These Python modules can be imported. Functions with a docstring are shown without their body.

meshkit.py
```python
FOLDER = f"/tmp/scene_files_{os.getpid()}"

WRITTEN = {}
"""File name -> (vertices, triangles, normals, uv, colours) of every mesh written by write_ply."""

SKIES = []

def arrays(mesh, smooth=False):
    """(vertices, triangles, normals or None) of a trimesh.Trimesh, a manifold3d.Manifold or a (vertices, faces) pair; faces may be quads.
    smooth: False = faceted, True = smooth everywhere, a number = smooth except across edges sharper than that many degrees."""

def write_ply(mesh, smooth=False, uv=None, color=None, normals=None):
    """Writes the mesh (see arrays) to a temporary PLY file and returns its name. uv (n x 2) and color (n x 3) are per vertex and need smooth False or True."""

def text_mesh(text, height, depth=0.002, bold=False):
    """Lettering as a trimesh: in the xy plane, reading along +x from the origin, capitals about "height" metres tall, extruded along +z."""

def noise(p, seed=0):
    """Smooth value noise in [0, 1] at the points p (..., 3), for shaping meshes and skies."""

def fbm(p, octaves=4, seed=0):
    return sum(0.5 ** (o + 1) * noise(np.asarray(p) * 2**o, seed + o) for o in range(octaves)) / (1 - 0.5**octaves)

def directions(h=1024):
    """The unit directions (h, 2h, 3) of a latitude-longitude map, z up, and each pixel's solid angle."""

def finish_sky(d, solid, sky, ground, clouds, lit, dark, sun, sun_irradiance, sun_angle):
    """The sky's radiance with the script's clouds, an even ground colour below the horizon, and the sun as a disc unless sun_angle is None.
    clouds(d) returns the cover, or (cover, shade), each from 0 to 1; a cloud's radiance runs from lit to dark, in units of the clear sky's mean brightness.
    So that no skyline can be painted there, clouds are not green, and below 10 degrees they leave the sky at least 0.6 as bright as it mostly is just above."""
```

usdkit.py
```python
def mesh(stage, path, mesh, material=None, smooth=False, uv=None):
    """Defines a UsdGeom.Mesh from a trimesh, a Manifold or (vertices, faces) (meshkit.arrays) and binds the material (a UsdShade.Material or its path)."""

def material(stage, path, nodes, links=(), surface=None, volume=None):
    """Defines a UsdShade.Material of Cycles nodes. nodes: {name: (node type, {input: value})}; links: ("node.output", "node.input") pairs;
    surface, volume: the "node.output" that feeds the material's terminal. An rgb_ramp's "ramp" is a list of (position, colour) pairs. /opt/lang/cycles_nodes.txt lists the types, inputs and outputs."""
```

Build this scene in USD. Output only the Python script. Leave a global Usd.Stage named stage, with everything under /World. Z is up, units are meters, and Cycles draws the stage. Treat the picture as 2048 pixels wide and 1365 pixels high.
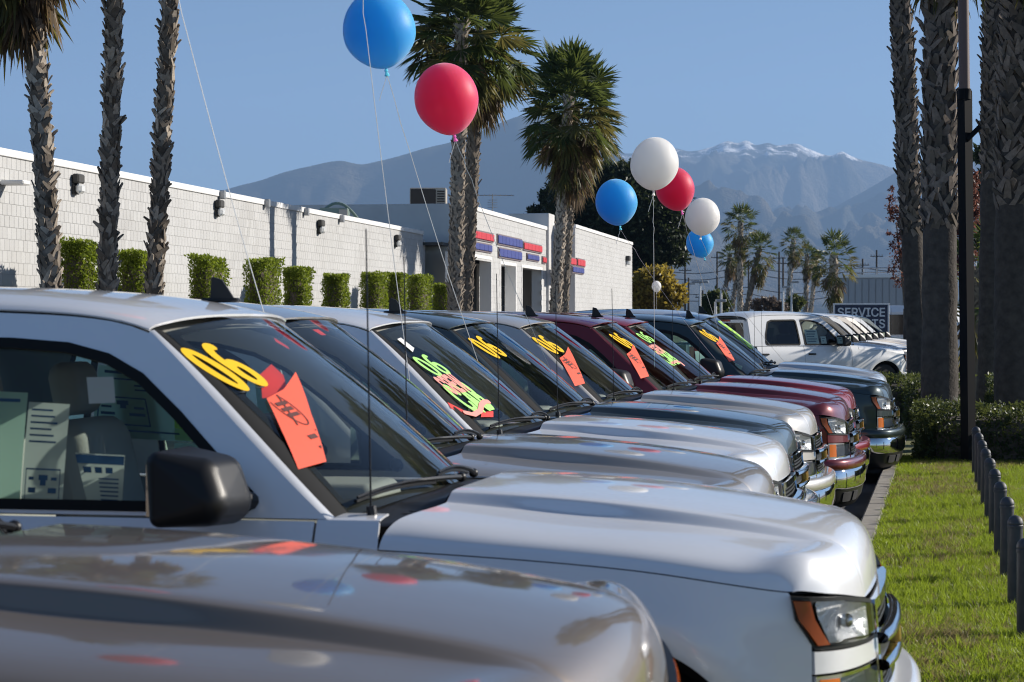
import math, random, numpy as np, trimesh, usdkit, meshkit, shapely
from shapely.geometry import Polygon, LineString, Point, box as sbox
from shapely import affinity
from scipy.interpolate import PchipInterpolator, BSpline
from pxr import Usd, UsdGeom, UsdLux, UsdShade, Gf, Sdf, Vt

# ------------------------------------------------------------------ camera, sky, sun, exposure
stage = Usd.Stage.CreateInMemory()
UsdGeom.SetStageUpAxis(stage, 'Z'); UsdGeom.SetStageMetersPerUnit(stage, 1.0)
UsdGeom.Xform.Define(stage, '/World'); UsdGeom.Scope.Define(stage, '/World/Looks')
FPX, HORIZON, VPX, HC = 4300.0, 643.0, 1890.0, 1.76          # the photograph is 2048 x 1365
YAW = math.atan((VPX - 1024) / FPX); PITCH = math.atan((HORIZON - 682.5) / FPX)
CAM = np.array([0, 0, HC])
FWD = np.array([-math.sin(YAW) * math.cos(PITCH), math.cos(YAW) * math.cos(PITCH), math.sin(PITCH)])
RGT = np.array([math.cos(YAW), math.sin(YAW), 0.0]); UPV = np.cross(RGT, FWD)
cam = UsdGeom.Camera.Define(stage, '/World/camera')
cam.CreateHorizontalApertureAttr(36.0); cam.CreateVerticalApertureAttr(24.0)
cam.CreateFocalLengthAttr(FPX / 2048 * 36.0); cam.CreateClippingRangeAttr(Gf.Vec2f(0.05, 100000.0))
cam.CreateFStopAttr(8.0); cam.CreateFocusDistanceAttr(19.0)
cam.CreateExposureAttr(0.80)
_m = Gf.Matrix4d(*[float(v) for v in np.array([[*RGT, 0], [*UPV, 0], [*(-FWD), 0], [*CAM, 1]]).ravel()])
UsdGeom.Xformable(cam).AddTransformOp().Set(_m)
SUN_AZ, SUN_EL = math.radians(60.0), math.radians(25.0)          # azimuth from +y towards +x
SUN = np.array([math.sin(SUN_AZ) * math.cos(SUN_EL), math.cos(SUN_AZ) * math.cos(SUN_EL), math.sin(SUN_EL)])
usdkit.material(stage, '/World/Looks/sky', {
    's': ('sky_texture', {'sky_type': 'single_scattering', 'sun_disc': False, 'sun_elevation': SUN_EL, 'sun_rotation': SUN_AZ, 'altitude': 300.0, 'air_density': 0.75, 'aerosol_density': 0.25, 'ozone_density': 4.0}),
    'b': ('background_shader', {'strength': 0.05})}, [('s.color', 'b.color')], surface='b.background')
sky = UsdLux.DomeLight.Define(stage, '/World/sky')
UsdShade.MaterialBindingAPI.Apply(sky.GetPrim()).Bind(UsdShade.Material.Get(stage, '/World/Looks/sky'))
sky.GetPrim().SetCustomDataByKey('kind', 'structure')
sun = UsdLux.DistantLight.Define(stage, '/World/sun')
sun.CreateNormalizeAttr(True); sun.CreateIntensityAttr(1.25); sun.CreateAngleAttr(0.5); sun.CreateColorAttr(Gf.Vec3f(1.0, 0.93, 0.83))
def _basis(zdir):
    z = zdir / np.linalg.norm(zdir); x = np.cross([0, 0, 1.0], z); x /= np.linalg.norm(x); y = np.cross(z, x)
    return x, y, z
_x, _y, _z = _basis(SUN)
UsdGeom.Xformable(sun).AddTransformOp().Set(Gf.Matrix4d(*[float(v) for v in np.array([[*_x, 0], [*_y, 0], [*_z, 0], [0, 0, 0, 1]]).ravel()]))

# ------------------------------------------------------------------ helpers
def P(px, py, d):
    """The point at distance d along the view axis that the photograph shows at pixel (px, py)."""
    return CAM + d * (FWD + RGT * (px - 1024) / FPX - UPV * (py - 682.5) / FPX)
def G(px, py, z=0.0):
    v = FWD + RGT * (px - 1024) / FPX - UPV * (py - 682.5) / FPX
    return CAM + v * (z - HC) / v[2]
def depth(p): return float((np.asarray(p, float) - CAM) @ FWD)
def project(p):
    q = np.asarray(p, float) - CAM; d = q @ FWD
    return np.array([1024 + FPX * (q @ RGT) / d, 682.5 - FPX * (q @ UPV) / d])

_used = {}
def numbered(parent, name):
    k = (parent, name); n = _used.get(k, 0); _used[k] = n + 1
    return f'{parent}/{name}' if n == 0 else f'{parent}/{name}_{n:03d}'
def tag(prim, label=None, cat=None, group=None, kind=None):
    prim = prim.GetPrim() if hasattr(prim, 'GetPrim') else prim
    for k, v in (('label', label), ('category', cat), ('group', group), ('kind', kind)):
        if v: prim.SetCustomDataByKey(k, v)
    return prim
def thing(name, label, cat, loc=(0, 0, 0), rotz=0.0, group=None):
    x = UsdGeom.Xform.Define(stage, numbered('/World', name))
    x.AddTranslateOp().Set(Gf.Vec3d(*[float(v) for v in loc]))
    if rotz: x.AddRotateZOp().Set(math.degrees(rotz))
    return tag(x, label, cat, group)
def path_of(p): return str(p.GetPath()) if hasattr(p, 'GetPath') else p
_arr = {}
def obj(name, mesh, mat, parent='/World', smooth=35, label=None, kind=None, key=None):
    """ONE Mesh prim under parent. key: arrays are computed once and shared between copies."""
    path = numbered(path_of(parent), name)
    if key is not None and key in _arr: v, f, n = _arr[key]
    else:
        if isinstance(mesh, MB): mesh = mesh.mesh()
        v, f, n = meshkit.arrays(mesh, smooth)
        v, f = v.astype(np.float32), f.astype(np.int32); n = None if n is None else n.astype(np.float32)
        if key is not None: _arr[key] = (v, f, n)
    m = UsdGeom.Mesh.Define(stage, path)
    m.CreatePointsAttr(Vt.Vec3fArray.FromNumpy(v)); m.CreateFaceVertexCountsAttr(Vt.IntArray.FromNumpy(np.full(len(f), 3, np.int32)))
    m.CreateFaceVertexIndicesAttr(Vt.IntArray.FromNumpy(f.ravel())); m.CreateSubdivisionSchemeAttr('none')
    if n is not None:
        m.CreateNormalsAttr(Vt.Vec3fArray.FromNumpy(n)); m.SetNormalsInterpolation('vertex')
    UsdShade.MaterialBindingAPI.Apply(m.GetPrim()).Bind(UsdShade.Material.Get(stage, f'/World/Looks/{mat}'))
    if label: tag(m, label)
    if kind: tag(m, kind=kind)
    return m.GetPrim()

class MB:
    """Collects shapes into one mesh."""
    def __init__(s): s.v, s.f, s.n = [], [], 0
    def add(s, v, f):
        v = np.asarray(v, float); f = np.asarray(f, int)
        if f.shape[1] == 4: f = np.vstack([f[:, [0, 1, 2]], f[:, [0, 2, 3]]])
        s.v.append(v); s.f.append(f + s.n); s.n += len(v); return s
    def tm(s, m, M=None):
        v = np.array(m.vertices)
        if M is not None: v = v @ np.asarray(M)[:3, :3].T + np.asarray(M)[:3, 3]
        return s.add(v, m.faces)
    def box(s, lo, hi, bevel=0.0):
        lo, hi = np.minimum(lo, hi).astype(float), np.maximum(lo, hi).astype(float)
        if bevel <= 0:
            m = trimesh.creation.box(hi - lo); return s.add(m.vertices + (lo + hi) / 2, m.faces)
        b = min(bevel, (hi - lo).min() * 0.45); pts = []
        for i in range(3):
            for c in np.ndindex(2, 2, 2):
                p = np.where(c, hi, lo).astype(float)
                for j in range(3):
                    if j != i: p[j] += -b if c[j] else b
                pts.append(p)
        m = trimesh.Trimesh(np.array(pts)).convex_hull; return s.add(m.vertices, m.faces)
    def tube(s, pts, r, sides=6, cap=True):
        pts = np.asarray(pts, float); n = len(pts); r = np.broadcast_to(r, (n,))
        t = np.gradient(pts, axis=0); t /= np.linalg.norm(t, axis=1, keepdims=True) + 1e-12
        ref = np.array([0, 0, 1.0]) if abs(t[:, 2]).mean() < 0.8 else np.array([1.0, 0, 0])
        a = np.cross(t, ref); a /= np.linalg.norm(a, axis=1, keepdims=True) + 1e-12; b = np.cross(t, a)
        ang = np.arange(sides) * 2 * np.pi / sides
        v = (pts[:, None] + r[:, None, None] * (np.cos(ang)[None, :, None] * a[:, None] + np.sin(ang)[None, :, None] * b[:, None])).reshape(-1, 3)
        f = []
        for i in range(n - 1):
            for j in range(sides):
                k = (j + 1) % sides
                f += [(i * sides + j, i * sides + k, (i + 1) * sides + k), (i * sides + j, (i + 1) * sides + k, (i + 1) * sides + j)]
        if cap:
            for j in range(1, sides - 1):
                f.append((0, j + 1, j)); e = (n - 1) * sides; f.append((e, e + j, e + j + 1))
        return s.add(v, f)
    def lathe(s, prof, sections=24, M=None):
        """prof: (r, z) from bottom to top, about z."""
        prof = np.asarray(prof, float); n = len(prof); ang = np.arange(sections) * 2 * np.pi / sections
        v = np.stack([prof[:, None, 0] * np.cos(ang), prof[:, None, 0] * np.sin(ang), np.broadcast_to(prof[:, None, 1], (n, sections))], -1).reshape(-1, 3)
        f = []
        for i in range(n - 1):
            for j in range(sections):
                k = (j + 1) % sections; f.append((i * sections + j, i * sections + k, (i + 1) * sections + k, (i + 1) * sections + j))
        if M is not None: v = v @ np.asarray(M)[:3, :3].T + np.asarray(M)[:3, 3]
        return s.add(v, f)
    def mesh(s):
        return trimesh.Trimesh(np.vstack(s.v), np.vstack(s.f), process=False)

def lift(poly, fn, cell=0.06, thick=0.004, flip=False):
    """A panel: the 2-D polygon cut into cells, mapped by fn((n, 2)) -> (n, 3), and given a thickness against its normal."""
    polys = list(getattr(poly, 'geoms', [poly])); V, F, idx = [], [], {}
    def vid(p):
        k = (round(p[0], 6), round(p[1], 6))
        if k not in idx: idx[k] = len(V); V.append(k)
        return idx[k]
    for pg in polys:
        if pg.is_empty or pg.geom_type != 'Polygon': continue
        x0, y0, x1, y1 = pg.bounds; cx, cy = (cell if np.ndim(cell) else (cell, cell))
        nx, ny = max(1, math.ceil((x1 - x0) / cx - 1e-9)), max(1, math.ceil((y1 - y0) / cy - 1e-9))
        xs, ys = np.linspace(x0, x1, nx + 1), np.linspace(y0, y1, ny + 1)
        ii, jj = np.meshgrid(np.arange(nx), np.arange(ny), indexing='ij'); ii, jj = ii.ravel(), jj.ravel()
        cells = shapely.box(xs[ii], ys[jj], xs[ii + 1], ys[jj + 1]); shapely.prepare(pg)
        full = shapely.contains_properly(pg, cells) | shapely.covers(pg, cells)
        part = shapely.intersects(pg, cells) & ~full
        for i, j in zip(ii[full], jj[full]):
            a, b, c, d = vid((xs[i], ys[j])), vid((xs[i + 1], ys[j])), vid((xs[i + 1], ys[j + 1])), vid((xs[i], ys[j + 1]))
            F += [(a, b, c), (a, c, d)]
        for k in np.nonzero(part)[0]:
            g = pg.intersection(cells[k])
            for q in getattr(g, 'geoms', [g]):
                if q.geom_type != 'Polygon' or q.area < 1e-9: continue
                vv, ff = trimesh.creation.triangulate_polygon(q, engine='earcut')
                for t in ff:
                    p = vv[t]; ar = (p[1, 0] - p[0, 0]) * (p[2, 1] - p[0, 1]) - (p[1, 1] - p[0, 1]) * (p[2, 0] - p[0, 0])
                    if abs(ar) < 1e-11: continue
                    tri = [vid(q_) for q_ in p]
                    if len(set(tri)) == 3: F.append(tuple(tri if ar > 0 else tri[::-1]))
    uv, F = np.array(V), np.array(F)
    X = fn(uv); e = 1e-4
    n = np.cross(fn(uv + [e, 0]) - fn(uv - [e, 0]), fn(uv + [0, e]) - fn(uv - [0, e])); n /= np.linalg.norm(n, axis=1, keepdims=True) + 1e-15
    if flip: F = F[:, ::-1]; n = -n
    if not thick: return trimesh.Trimesh(X, F, process=False)
    e_ = np.sort(np.vstack([F[:, [0, 1]], F[:, [1, 2]], F[:, [2, 0]]]), axis=1); raw = np.vstack([F[:, [0, 1]], F[:, [1, 2]], F[:, [2, 0]]])
    _, inv, cnt = np.unique(e_, axis=0, return_inverse=True, return_counts=True)
    bd = raw[cnt[inv.ravel()] == 1]; N = len(X)
    rim = np.vstack([np.stack([bd[:, 1], bd[:, 0], bd[:, 0] + N], 1), np.stack([bd[:, 1], bd[:, 0] + N, bd[:, 1] + N], 1)])
    return trimesh.Trimesh(np.vstack([X, X - n * thick]), np.vstack([F, F[:, ::-1] + N, rim]), process=False)
def mirror_y(m):
    m = m.mesh() if isinstance(m, MB) else m
    return trimesh.Trimesh(np.asarray(m.vertices) * [1, -1, 1], np.asarray(m.faces)[:, ::-1], process=False)
def rpoly(pts, r):
    p = Polygon(pts)
    return p.buffer(-r).buffer(r) if r > 0 else p
def text_shape(text, h, bold=True, grow=0.0):
    m = meshkit.text_mesh(text, h, 0.002, bold); v, f = np.array(m.vertices), np.array(m.faces)
    n = np.cross(v[f[:, 1]] - v[f[:, 0]], v[f[:, 2]] - v[f[:, 0]]); t = f[n[:, 2] > 1e-9 * 1]
    t = t[np.abs(v[t][:, :, 2] - 0.002).max(1) < 1e-6]
    g = shapely.union_all([Polygon(v[q][:, :2]) for q in t])
    return g.buffer(grow) if grow else g

# ------------------------------------------------------------------ materials
def mat(name, color, rough=0.5, metallic=0.0, spec=0.5, coat=0.0, noise=None, bump=None, coat_rough=0.03, **kw):
    """Principled. noise = (scale, second colour[, low, high]); bump = (scale, strength, distance)."""
    nodes = {'p': ('principled_bsdf', {'base_color': color, 'roughness': rough, 'metallic': metallic, 'specular_ior_level': spec, 'coat_weight': coat, 'coat_roughness': coat_rough, **kw})}
    links = []
    if noise or bump: nodes['c'] = ('texture_coordinate', {})
    if noise:
        lo, hi = noise[2:4] if len(noise) > 3 else (0.35, 0.65)
        nodes['n'] = ('noise_texture', {'scale': noise[0], 'detail': 5.0, 'roughness': 0.6})
        nodes['r'] = ('rgb_ramp', {'ramp': [(lo, color), (hi, noise[1])]})
        links += [('c.object', 'n.vector'), ('n.fac', 'r.fac'), ('r.color', 'p.base_color')]
    if bump:
        nodes['bn'] = ('noise_texture', {'scale': bump[0], 'detail': 4.0}); nodes['b'] = ('bump', {'strength': bump[1], 'distance': bump[2]})
        links += [('c.object', 'bn.vector'), ('bn.fac', 'b.height'), ('b.normal', 'p.normal')]
    usdkit.material(stage, f'/World/Looks/{name}', nodes, links, surface='p.BSDF')
def leaf_mat(name, c1, c2, trans=0.35, rough=0.45, var='geometry', tc=None):
    nodes = {'g': ('geometry', {}), 'r': ('rgb_ramp', {'ramp': [(0.0, c1), (1.0, c2)]}), 'p': ('principled_bsdf', {'roughness': rough, 'specular_ior_level': 0.35}),
             't': ('translucent_bsdf', {'color': tc or tuple(min(1, 1.4 * v) for v in c2)}), 'm': ('mix_closure', {'fac': trans})}
    usdkit.material(stage, f'/World/Looks/{name}', nodes, [('g.random_per_island', 'r.fac'), ('r.color', 'p.base_color'), ('p.BSDF', 'm.closure1'), ('t.BSDF', 'm.closure2')], surface='m.closure')
def glass_mat(name, tint, spec=(1, 1, 1), ior=1.5):
    usdkit.material(stage, f'/World/Looks/{name}', {'f': ('fresnel', {'IOR': ior}), 't': ('transparent_bsdf', {'color': tint}), 'g': ('glossy_bsdf', {'color': spec, 'roughness': 0.02}), 'm': ('mix_closure', {})},
                    [('f.fac', 'm.fac'), ('t.BSDF', 'm.closure1'), ('g.BSDF', 'm.closure2')], surface='m.closure')
def paint(name, color, metallic=0.0, rough=0.35, dust=0.05):
    """Car paint: base under a clear coat, with faint dust and orange peel."""
    nodes = {'c': ('texture_coordinate', {}), 'n': ('noise_texture', {'scale': 3.0, 'detail': 6.0, 'roughness': 0.7}), 'r': ('map_range', {'from_min': 0.45, 'from_max': 0.75, 'to_min': 0.0, 'to_max': dust, 'clamp': True}),
             'mx': ('mix_color', {'a': color, 'b': (0.42, 0.38, 0.32)}),
             'cr': ('map_range', {'from_min': 0.3, 'from_max': 0.8, 'to_min': 0.02, 'to_max': 0.10}),
             'p': ('principled_bsdf', {'metallic': metallic, 'roughness': rough, 'coat_weight': 1.0, 'coat_ior': 1.5, 'specular_ior_level': 0.4})}
    links = [('c.object', 'n.vector'), ('n.fac', 'r.value'), ('r.result', 'mx.fac'), ('mx.result', 'p.base_color'), ('n.fac', 'cr.value'), ('cr.result', 'p.coat_roughness')]
    usdkit.material(stage, f'/World/Looks/{name}', nodes, links, surface='p.BSDF')
paint('paint_white', (0.74, 0.75, 0.76), rough=0.45)
paint('paint_bright_silver', (0.76, 0.77, 0.79), metallic=0.22, rough=0.42)
paint('paint_tan', (0.21, 0.172, 0.138), metallic=0.5, rough=0.42)
paint('paint_pewter', (0.36, 0.335, 0.31), metallic=0.55, rough=0.40)
paint('paint_silver', (0.55, 0.52, 0.48), metallic=0.5, rough=0.40)
paint('paint_slate', (0.045, 0.065, 0.072), metallic=0.5, rough=0.42)
paint('paint_green', (0.018, 0.034, 0.036), metallic=0.5, rough=0.38, dust=0.015)
paint('paint_darkred', (0.13, 0.003, 0.010), metallic=0.3, rough=0.38, dust=0.012)
paint('paint_red', (0.24, 0.006, 0.014), metallic=0.15, rough=0.38, dust=0.012)
paint('paint_paleblue', (0.50, 0.54, 0.60), metallic=0.4, rough=0.42)
paint('paint_black', (0.012, 0.014, 0.02), metallic=0.2, rough=0.4)
mat('black_plastic', (0.008, 0.008, 0.0085), rough=0.42, spec=0.35, bump=(400, 0.15, 0.001))
mat('black_rubber', (0.007, 0.007, 0.007), rough=0.7, spec=0.2)
mat('liner', (0.008, 0.008, 0.009), rough=0.9)
mat('chrome', (0.80, 0.81, 0.82), rough=0.06, metallic=1.0)
mat('reflector', (0.82, 0.83, 0.84), rough=0.30, metallic=0.6, noise=None, bump=(60, 0.5, 0.01))
mat('amber', (0.62, 0.15, 0.012), rough=0.15, coat=1.0)
mat('amber_dim', (0.30, 0.062, 0.012), rough=0.15, coat=1.0)
mat('tail_red', (0.30, 0.01, 0.01), rough=0.15, coat=1.0)
mat('gold', (0.60, 0.36, 0.08), rough=0.25, metallic=0.9)
mat('interior_grey', (0.30, 0.295, 0.275), rough=0.8, bump=(150, 0.3, 0.003))
mat('interior_dark', (0.07, 0.07, 0.068), rough=0.8)
mat('interior_light', (0.33, 0.32, 0.29), rough=0.85)
mat('tyre', (0.018, 0.018, 0.018), rough=0.8)
mat('alloy', (0.5, 0.5, 0.5), rough=0.3, metallic=0.9)
mat('sticker_yellow', (0.86, 0.52, 0.0), rough=0.45)
mat('sticker_orange', (0.90, 0.115, 0.055), rough=0.5)
mat('sticker_ink', (0.09, 0.02, 0.015), rough=0.6)
mat('shadow_ink', (0.03, 0.035, 0.04), rough=0.6)
mat('ink_blue', (0.03, 0.09, 0.20), rough=0.6)
mat('sticker_lime', (0.42, 0.86, 0.20), rough=0.5)
mat('sticker_bright_lime', (0.55, 0.95, 0.05), rough=0.5)
mat('sticker_pink', (0.88, 0.34, 0.28), rough=0.5)
mat('sticker_red', (0.75, 0.04, 0.03), rough=0.5)
def paper_mat(name, c):
    usdkit.material(stage, f'/World/Looks/{name}', {'p': ('principled_bsdf', {'base_color': c, 'roughness': 0.6}), 't': ('translucent_bsdf', {'color': c}), 'm': ('mix_closure', {'fac': 0.55})}, [('p.BSDF', 'm.closure1'), ('t.BSDF', 'm.closure2')], surface='m.closure')
paper_mat('paper', (0.66, 0.70, 0.68)); paper_mat('paper_green', (0.50, 0.70, 0.60)); paper_mat('paper_lime', (0.50, 0.80, 0.12))
mat('paper_white', (0.80, 0.80, 0.78), rough=0.6)
glass_mat('glass', (0.80, 0.86, 0.83), ior=1.35)
glass_mat('glass_side', (0.80, 0.90, 0.86), ior=1.42)
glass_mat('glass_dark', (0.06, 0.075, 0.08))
glass_mat('lens', (0.93, 0.94, 0.95))
mat('mast_black', (0.01, 0.01, 0.012), rough=0.4)
# ------------------------------------------------------------------ pickup truck (x forward from the bumper, y to its left, z up)
AXF, AXR, RW = -1.0, -4.72, 0.39
_zy = PchipInterpolator([0.2, 0.32, 0.46, 0.66, 0.86, 1.0, 1.09, 1.14, 1.2], [0.88, 0.925, 0.955, 0.985, 0.992, 0.975, 0.948, 0.925, 0.885])
def yside(x, z):
    x, z = np.asarray(x, float), np.asarray(z, float)
    y = _zy(np.clip(z, 0.2, 1.2)) - 0.42 * np.maximum(0, x + 0.78) ** 2
    for ax in (AXF, AXR):
        r = np.hypot(x - ax, z - RW); y = y + 0.022 * np.exp(-((r - 0.50) / 0.06) ** 2) * (z > 0.3)
    return y
def gside(x, z):
    h = np.asarray(z, float) - 1.165
    return 0.91 - 0.27 * h - 0.16 * h * h - 0.06 * np.maximum(0, np.asarray(x) + 2.45) ** 2 * np.clip(h, 0, 1)
def on_side(p): x, z = p[:, 0], p[:, 1]; return np.stack([x, -yside(x, z), z], 1)
def on_green(p, off=0.0): x, z = p[:, 0], p[:, 1]; return np.stack([x, -gside(x, z) - off, z], 1)
_pl = np.array([(-.205, 0), (-.211, .25), (-.236, .48), (-.270, .66), (-.318, .81), (-.376, .905), (-.44, .955), (-.60, .978), (-.80, .988)])
_ps = np.concatenate([[0], np.cumsum(np.hypot(*np.diff(_pl, axis=0).T))])
_px, _py = PchipInterpolator(_ps, _pl[:, 0]), PchipInterpolator(_ps, _pl[:, 1])
def plan(s):
    a = np.abs(s); return _px(a), _py(a) * np.sign(s)
def on_nose(p, off=0.0):
    """(s, z): s runs along the nose from the centre towards the truck's right side for s < 0."""
    s, z = p[:, 0], p[:, 1]; x, y = plan(s); e = 1e-3
    x1, y1 = plan(s + e); x0, y0 = plan(s - e); tx, ty = (x1 - x0), (y1 - y0); L = np.hypot(tx, ty) + 1e-12
    rake = 0.16 * np.maximum(0, z - 0.62) ** 1.3 * np.clip(1.2 - np.abs(s), 0.1, 1)
    return np.stack([x - rake + off * ty / L, y - off * tx / L, z], 1)
S_LAMP = float(np.interp(0.955, _pl[:, 1], _ps)); S_GR = 0.47
def bspline_surface(C, p=3):
    """A clamped cubic B-spline surface over [0, 1] x [0, 1] from a control grid."""
    I, J = C.shape[:2]
    kn = lambda n: np.concatenate([np.zeros(p), np.linspace(0, 1, n - p + 1), np.ones(p)])
    bu, bv = BSpline(kn(I), np.eye(I), p), BSpline(kn(J), np.eye(J), p)
    return lambda u, v: np.einsum('ni,nj,ijk->nk', bu(np.clip(u, 0, 1)), bv(np.clip(v, 0, 1)), C)
_hx = [-1.52, -1.40, -1.15, -0.90, -0.70, -0.54, -0.42, -0.335, -0.280, -0.258, -0.252]
_hz = [1.242, 1.240, 1.228, 1.205, 1.180, 1.156, 1.134, 1.112, 1.060, 0.985, 0.918]
_hk = [1, 1, 1, 1, 1, 1, 1, 0.92, 0.72, 0.35, 0.0]
_hc = [0, .22, .40, .480, .498, .502, .540, .544, .60, .72, .81, .875]
def _hood_grid():
    C = []
    for i, (xs, zc, k) in enumerate(zip(_hx, _hz, _hk)):
        w = np.clip((xs + 1.52) / 1.30, 0, 1) ** 1.5; row = []
        def swx(y): return xs - (1 - w) * 0.115 * (y / 0.8) ** 2 - w * np.interp(y, [0, .25, .48, .66, .81, .905, .96], [0, .004, .020, .050, .094, .150, .215])
        xe = swx(0.955); zs = np.interp(xe, [-1.7, -1.2, -0.85, -0.49], [1.082, 1.062, 1.035, 0.985]); sh = zs + float(np.interp(xs, [-1.52, -1.40, -1.15], [0.088, 0.084, 0.070])) * k
        ye = float(yside(xe, zs))
        for y in _hc:
            if y <= 0.485: z = zc - 0.016 * (y / 0.49) ** 2
            elif y < 0.52: z = zc - 0.022
            else: z = sh + k * (0.020 if y < 0.57 else 0.014 if y < 0.61 else 0.008 if y < 0.75 else 0.0 if y < 0.85 else -0.010) - (0 if k > 0 else 0.0)
            if y > 0.5 and i < 7: z = min(z, zc - 0.022)
            if y > 0.5 and i >= 7: z = zc - 0.022 * k + (float(np.interp(y, [0, .47, .60, .75, .90, .96], [0, 0, .02, .05, .075, .08])) * (1 - k))
            if i == len(_hx) - 1: z = float(np.interp(y, [0, .47, .60, .75, .90, .96], [.920, .916, .934, .958, .978, .985]))
            row.append((swx(y), min(y, ye - 0.03), z))
        row.append((swx(0.94), ye - 0.008, zs + 0.034 * k + 0.004)); row.append((xe, ye, zs)); C.append(row)
    return np.array(C)
_HG = _hood_grid(); _hood = bspline_surface(_HG)
def on_hood(p):
    q = _hood(p[:, 0], np.abs(p[:, 1])); q[:, 1] *= np.sign(p[:, 1]) + (p[:, 1] == 0); return q
def wshield(p):
    y, t = p[:, 0], p[:, 1]; q = (y / (0.79 * (1 - t) + 0.665 * t)) ** 2
    x0, x1, z0, z1 = -1.68 - 0.13 * q, -2.39 - 0.075 * q, 1.205 - 0.043 * q, 1.775 - 0.046 * q
    b = np.sin(np.pi * t) * 0.018
    return np.stack([x0 + (x1 - x0) * t + b * 0.65, y, z0 + (z1 - z0) * t + b * 0.75], 1)
def ws_half(t): return 0.79 * (1 - t) + 0.665 * t
_A = np.array([(-1.855, 1.165), (-1.985, 1.275), (-2.145, 1.42), (-2.31, 1.572), (-2.415, 1.665), (-2.495, 1.730)])
_aT = np.linspace(0, 1, 6); _ax, _az = PchipInterpolator(_aT, _A[:, 0]), PchipInterpolator(_aT, _A[:, 1])
_rail = PchipInterpolator([-4.40, -4.30, -3.9, -3.3, -2.85, -2.62, -2.495], [1.700, 1.752, 1.790, 1.800, 1.788, 1.766, 1.730])
def _roof_grid():
    C = []
    for u in [0, .03, .08, .16, .27, .4, .55, .7, .84, .94, 1]:
        cz = float(PchipInterpolator([0, .03, .08, .16, .27, .4, .55, .7, .84, .94, 1], [1.778, 1.793, 1.815, 1.842, 1.862, 1.873, 1.876, 1.872, 1.858, 1.83, 1.78])(u)); row = []
        xe = -2.495 + u * (-4.38 + 2.475); ze = float(_rail(xe)); ye = float(gside(xe, ze))
        for y in [0, .15, .30, .45, .56, .62]:
            q = (y / 0.64) ** 2; x0 = -2.39 - 0.075 * q; x = x0 + u * (-4.40 - x0)
            row.append((x, y * ye / 0.71, cz - (cz - ze) * (0.0, .01, .04, .16, .34, .50)[[0, .15, .30, .45, .56, .62].index(y)]))
        row.append((xe, ye - 0.012, ze + (cz - ze) * 0.22)); row.append((xe, ye, ze)); C.append(row)
    return np.array(C)
_roof = bspline_surface(_roof_grid())
def on_roof(p, dz=0.0):
    q = _roof(p[:, 0], np.abs(p[:, 1])); q[:, 1] *= np.sign(p[:, 1]) + (p[:, 1] == 0); q[:, 2] += dz; return q
def arch(ax, r): return Point(ax, RW).buffer(r, quad_segs=24)
HOLE_F = rpoly([(-2.045, 1.188), (-2.20, 1.325), (-2.36, 1.475), (-2.50, 1.590), (-2.62, 1.650), (-2.76, 1.684), (-2.95, 1.698), (-3.06, 1.700), (-3.06, 1.188)], 0.03)
HOLE_R = rpoly([(-3.17, 1.188), (-3.17, 1.702), (-3.80, 1.692), (-3.90, 1.655), (-4.02, 1.40), (-4.06, 1.188)], 0.05)
def quad_on(fn, pts, cell, thick): return lift(Polygon(pts), fn, cell, thick)
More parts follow.
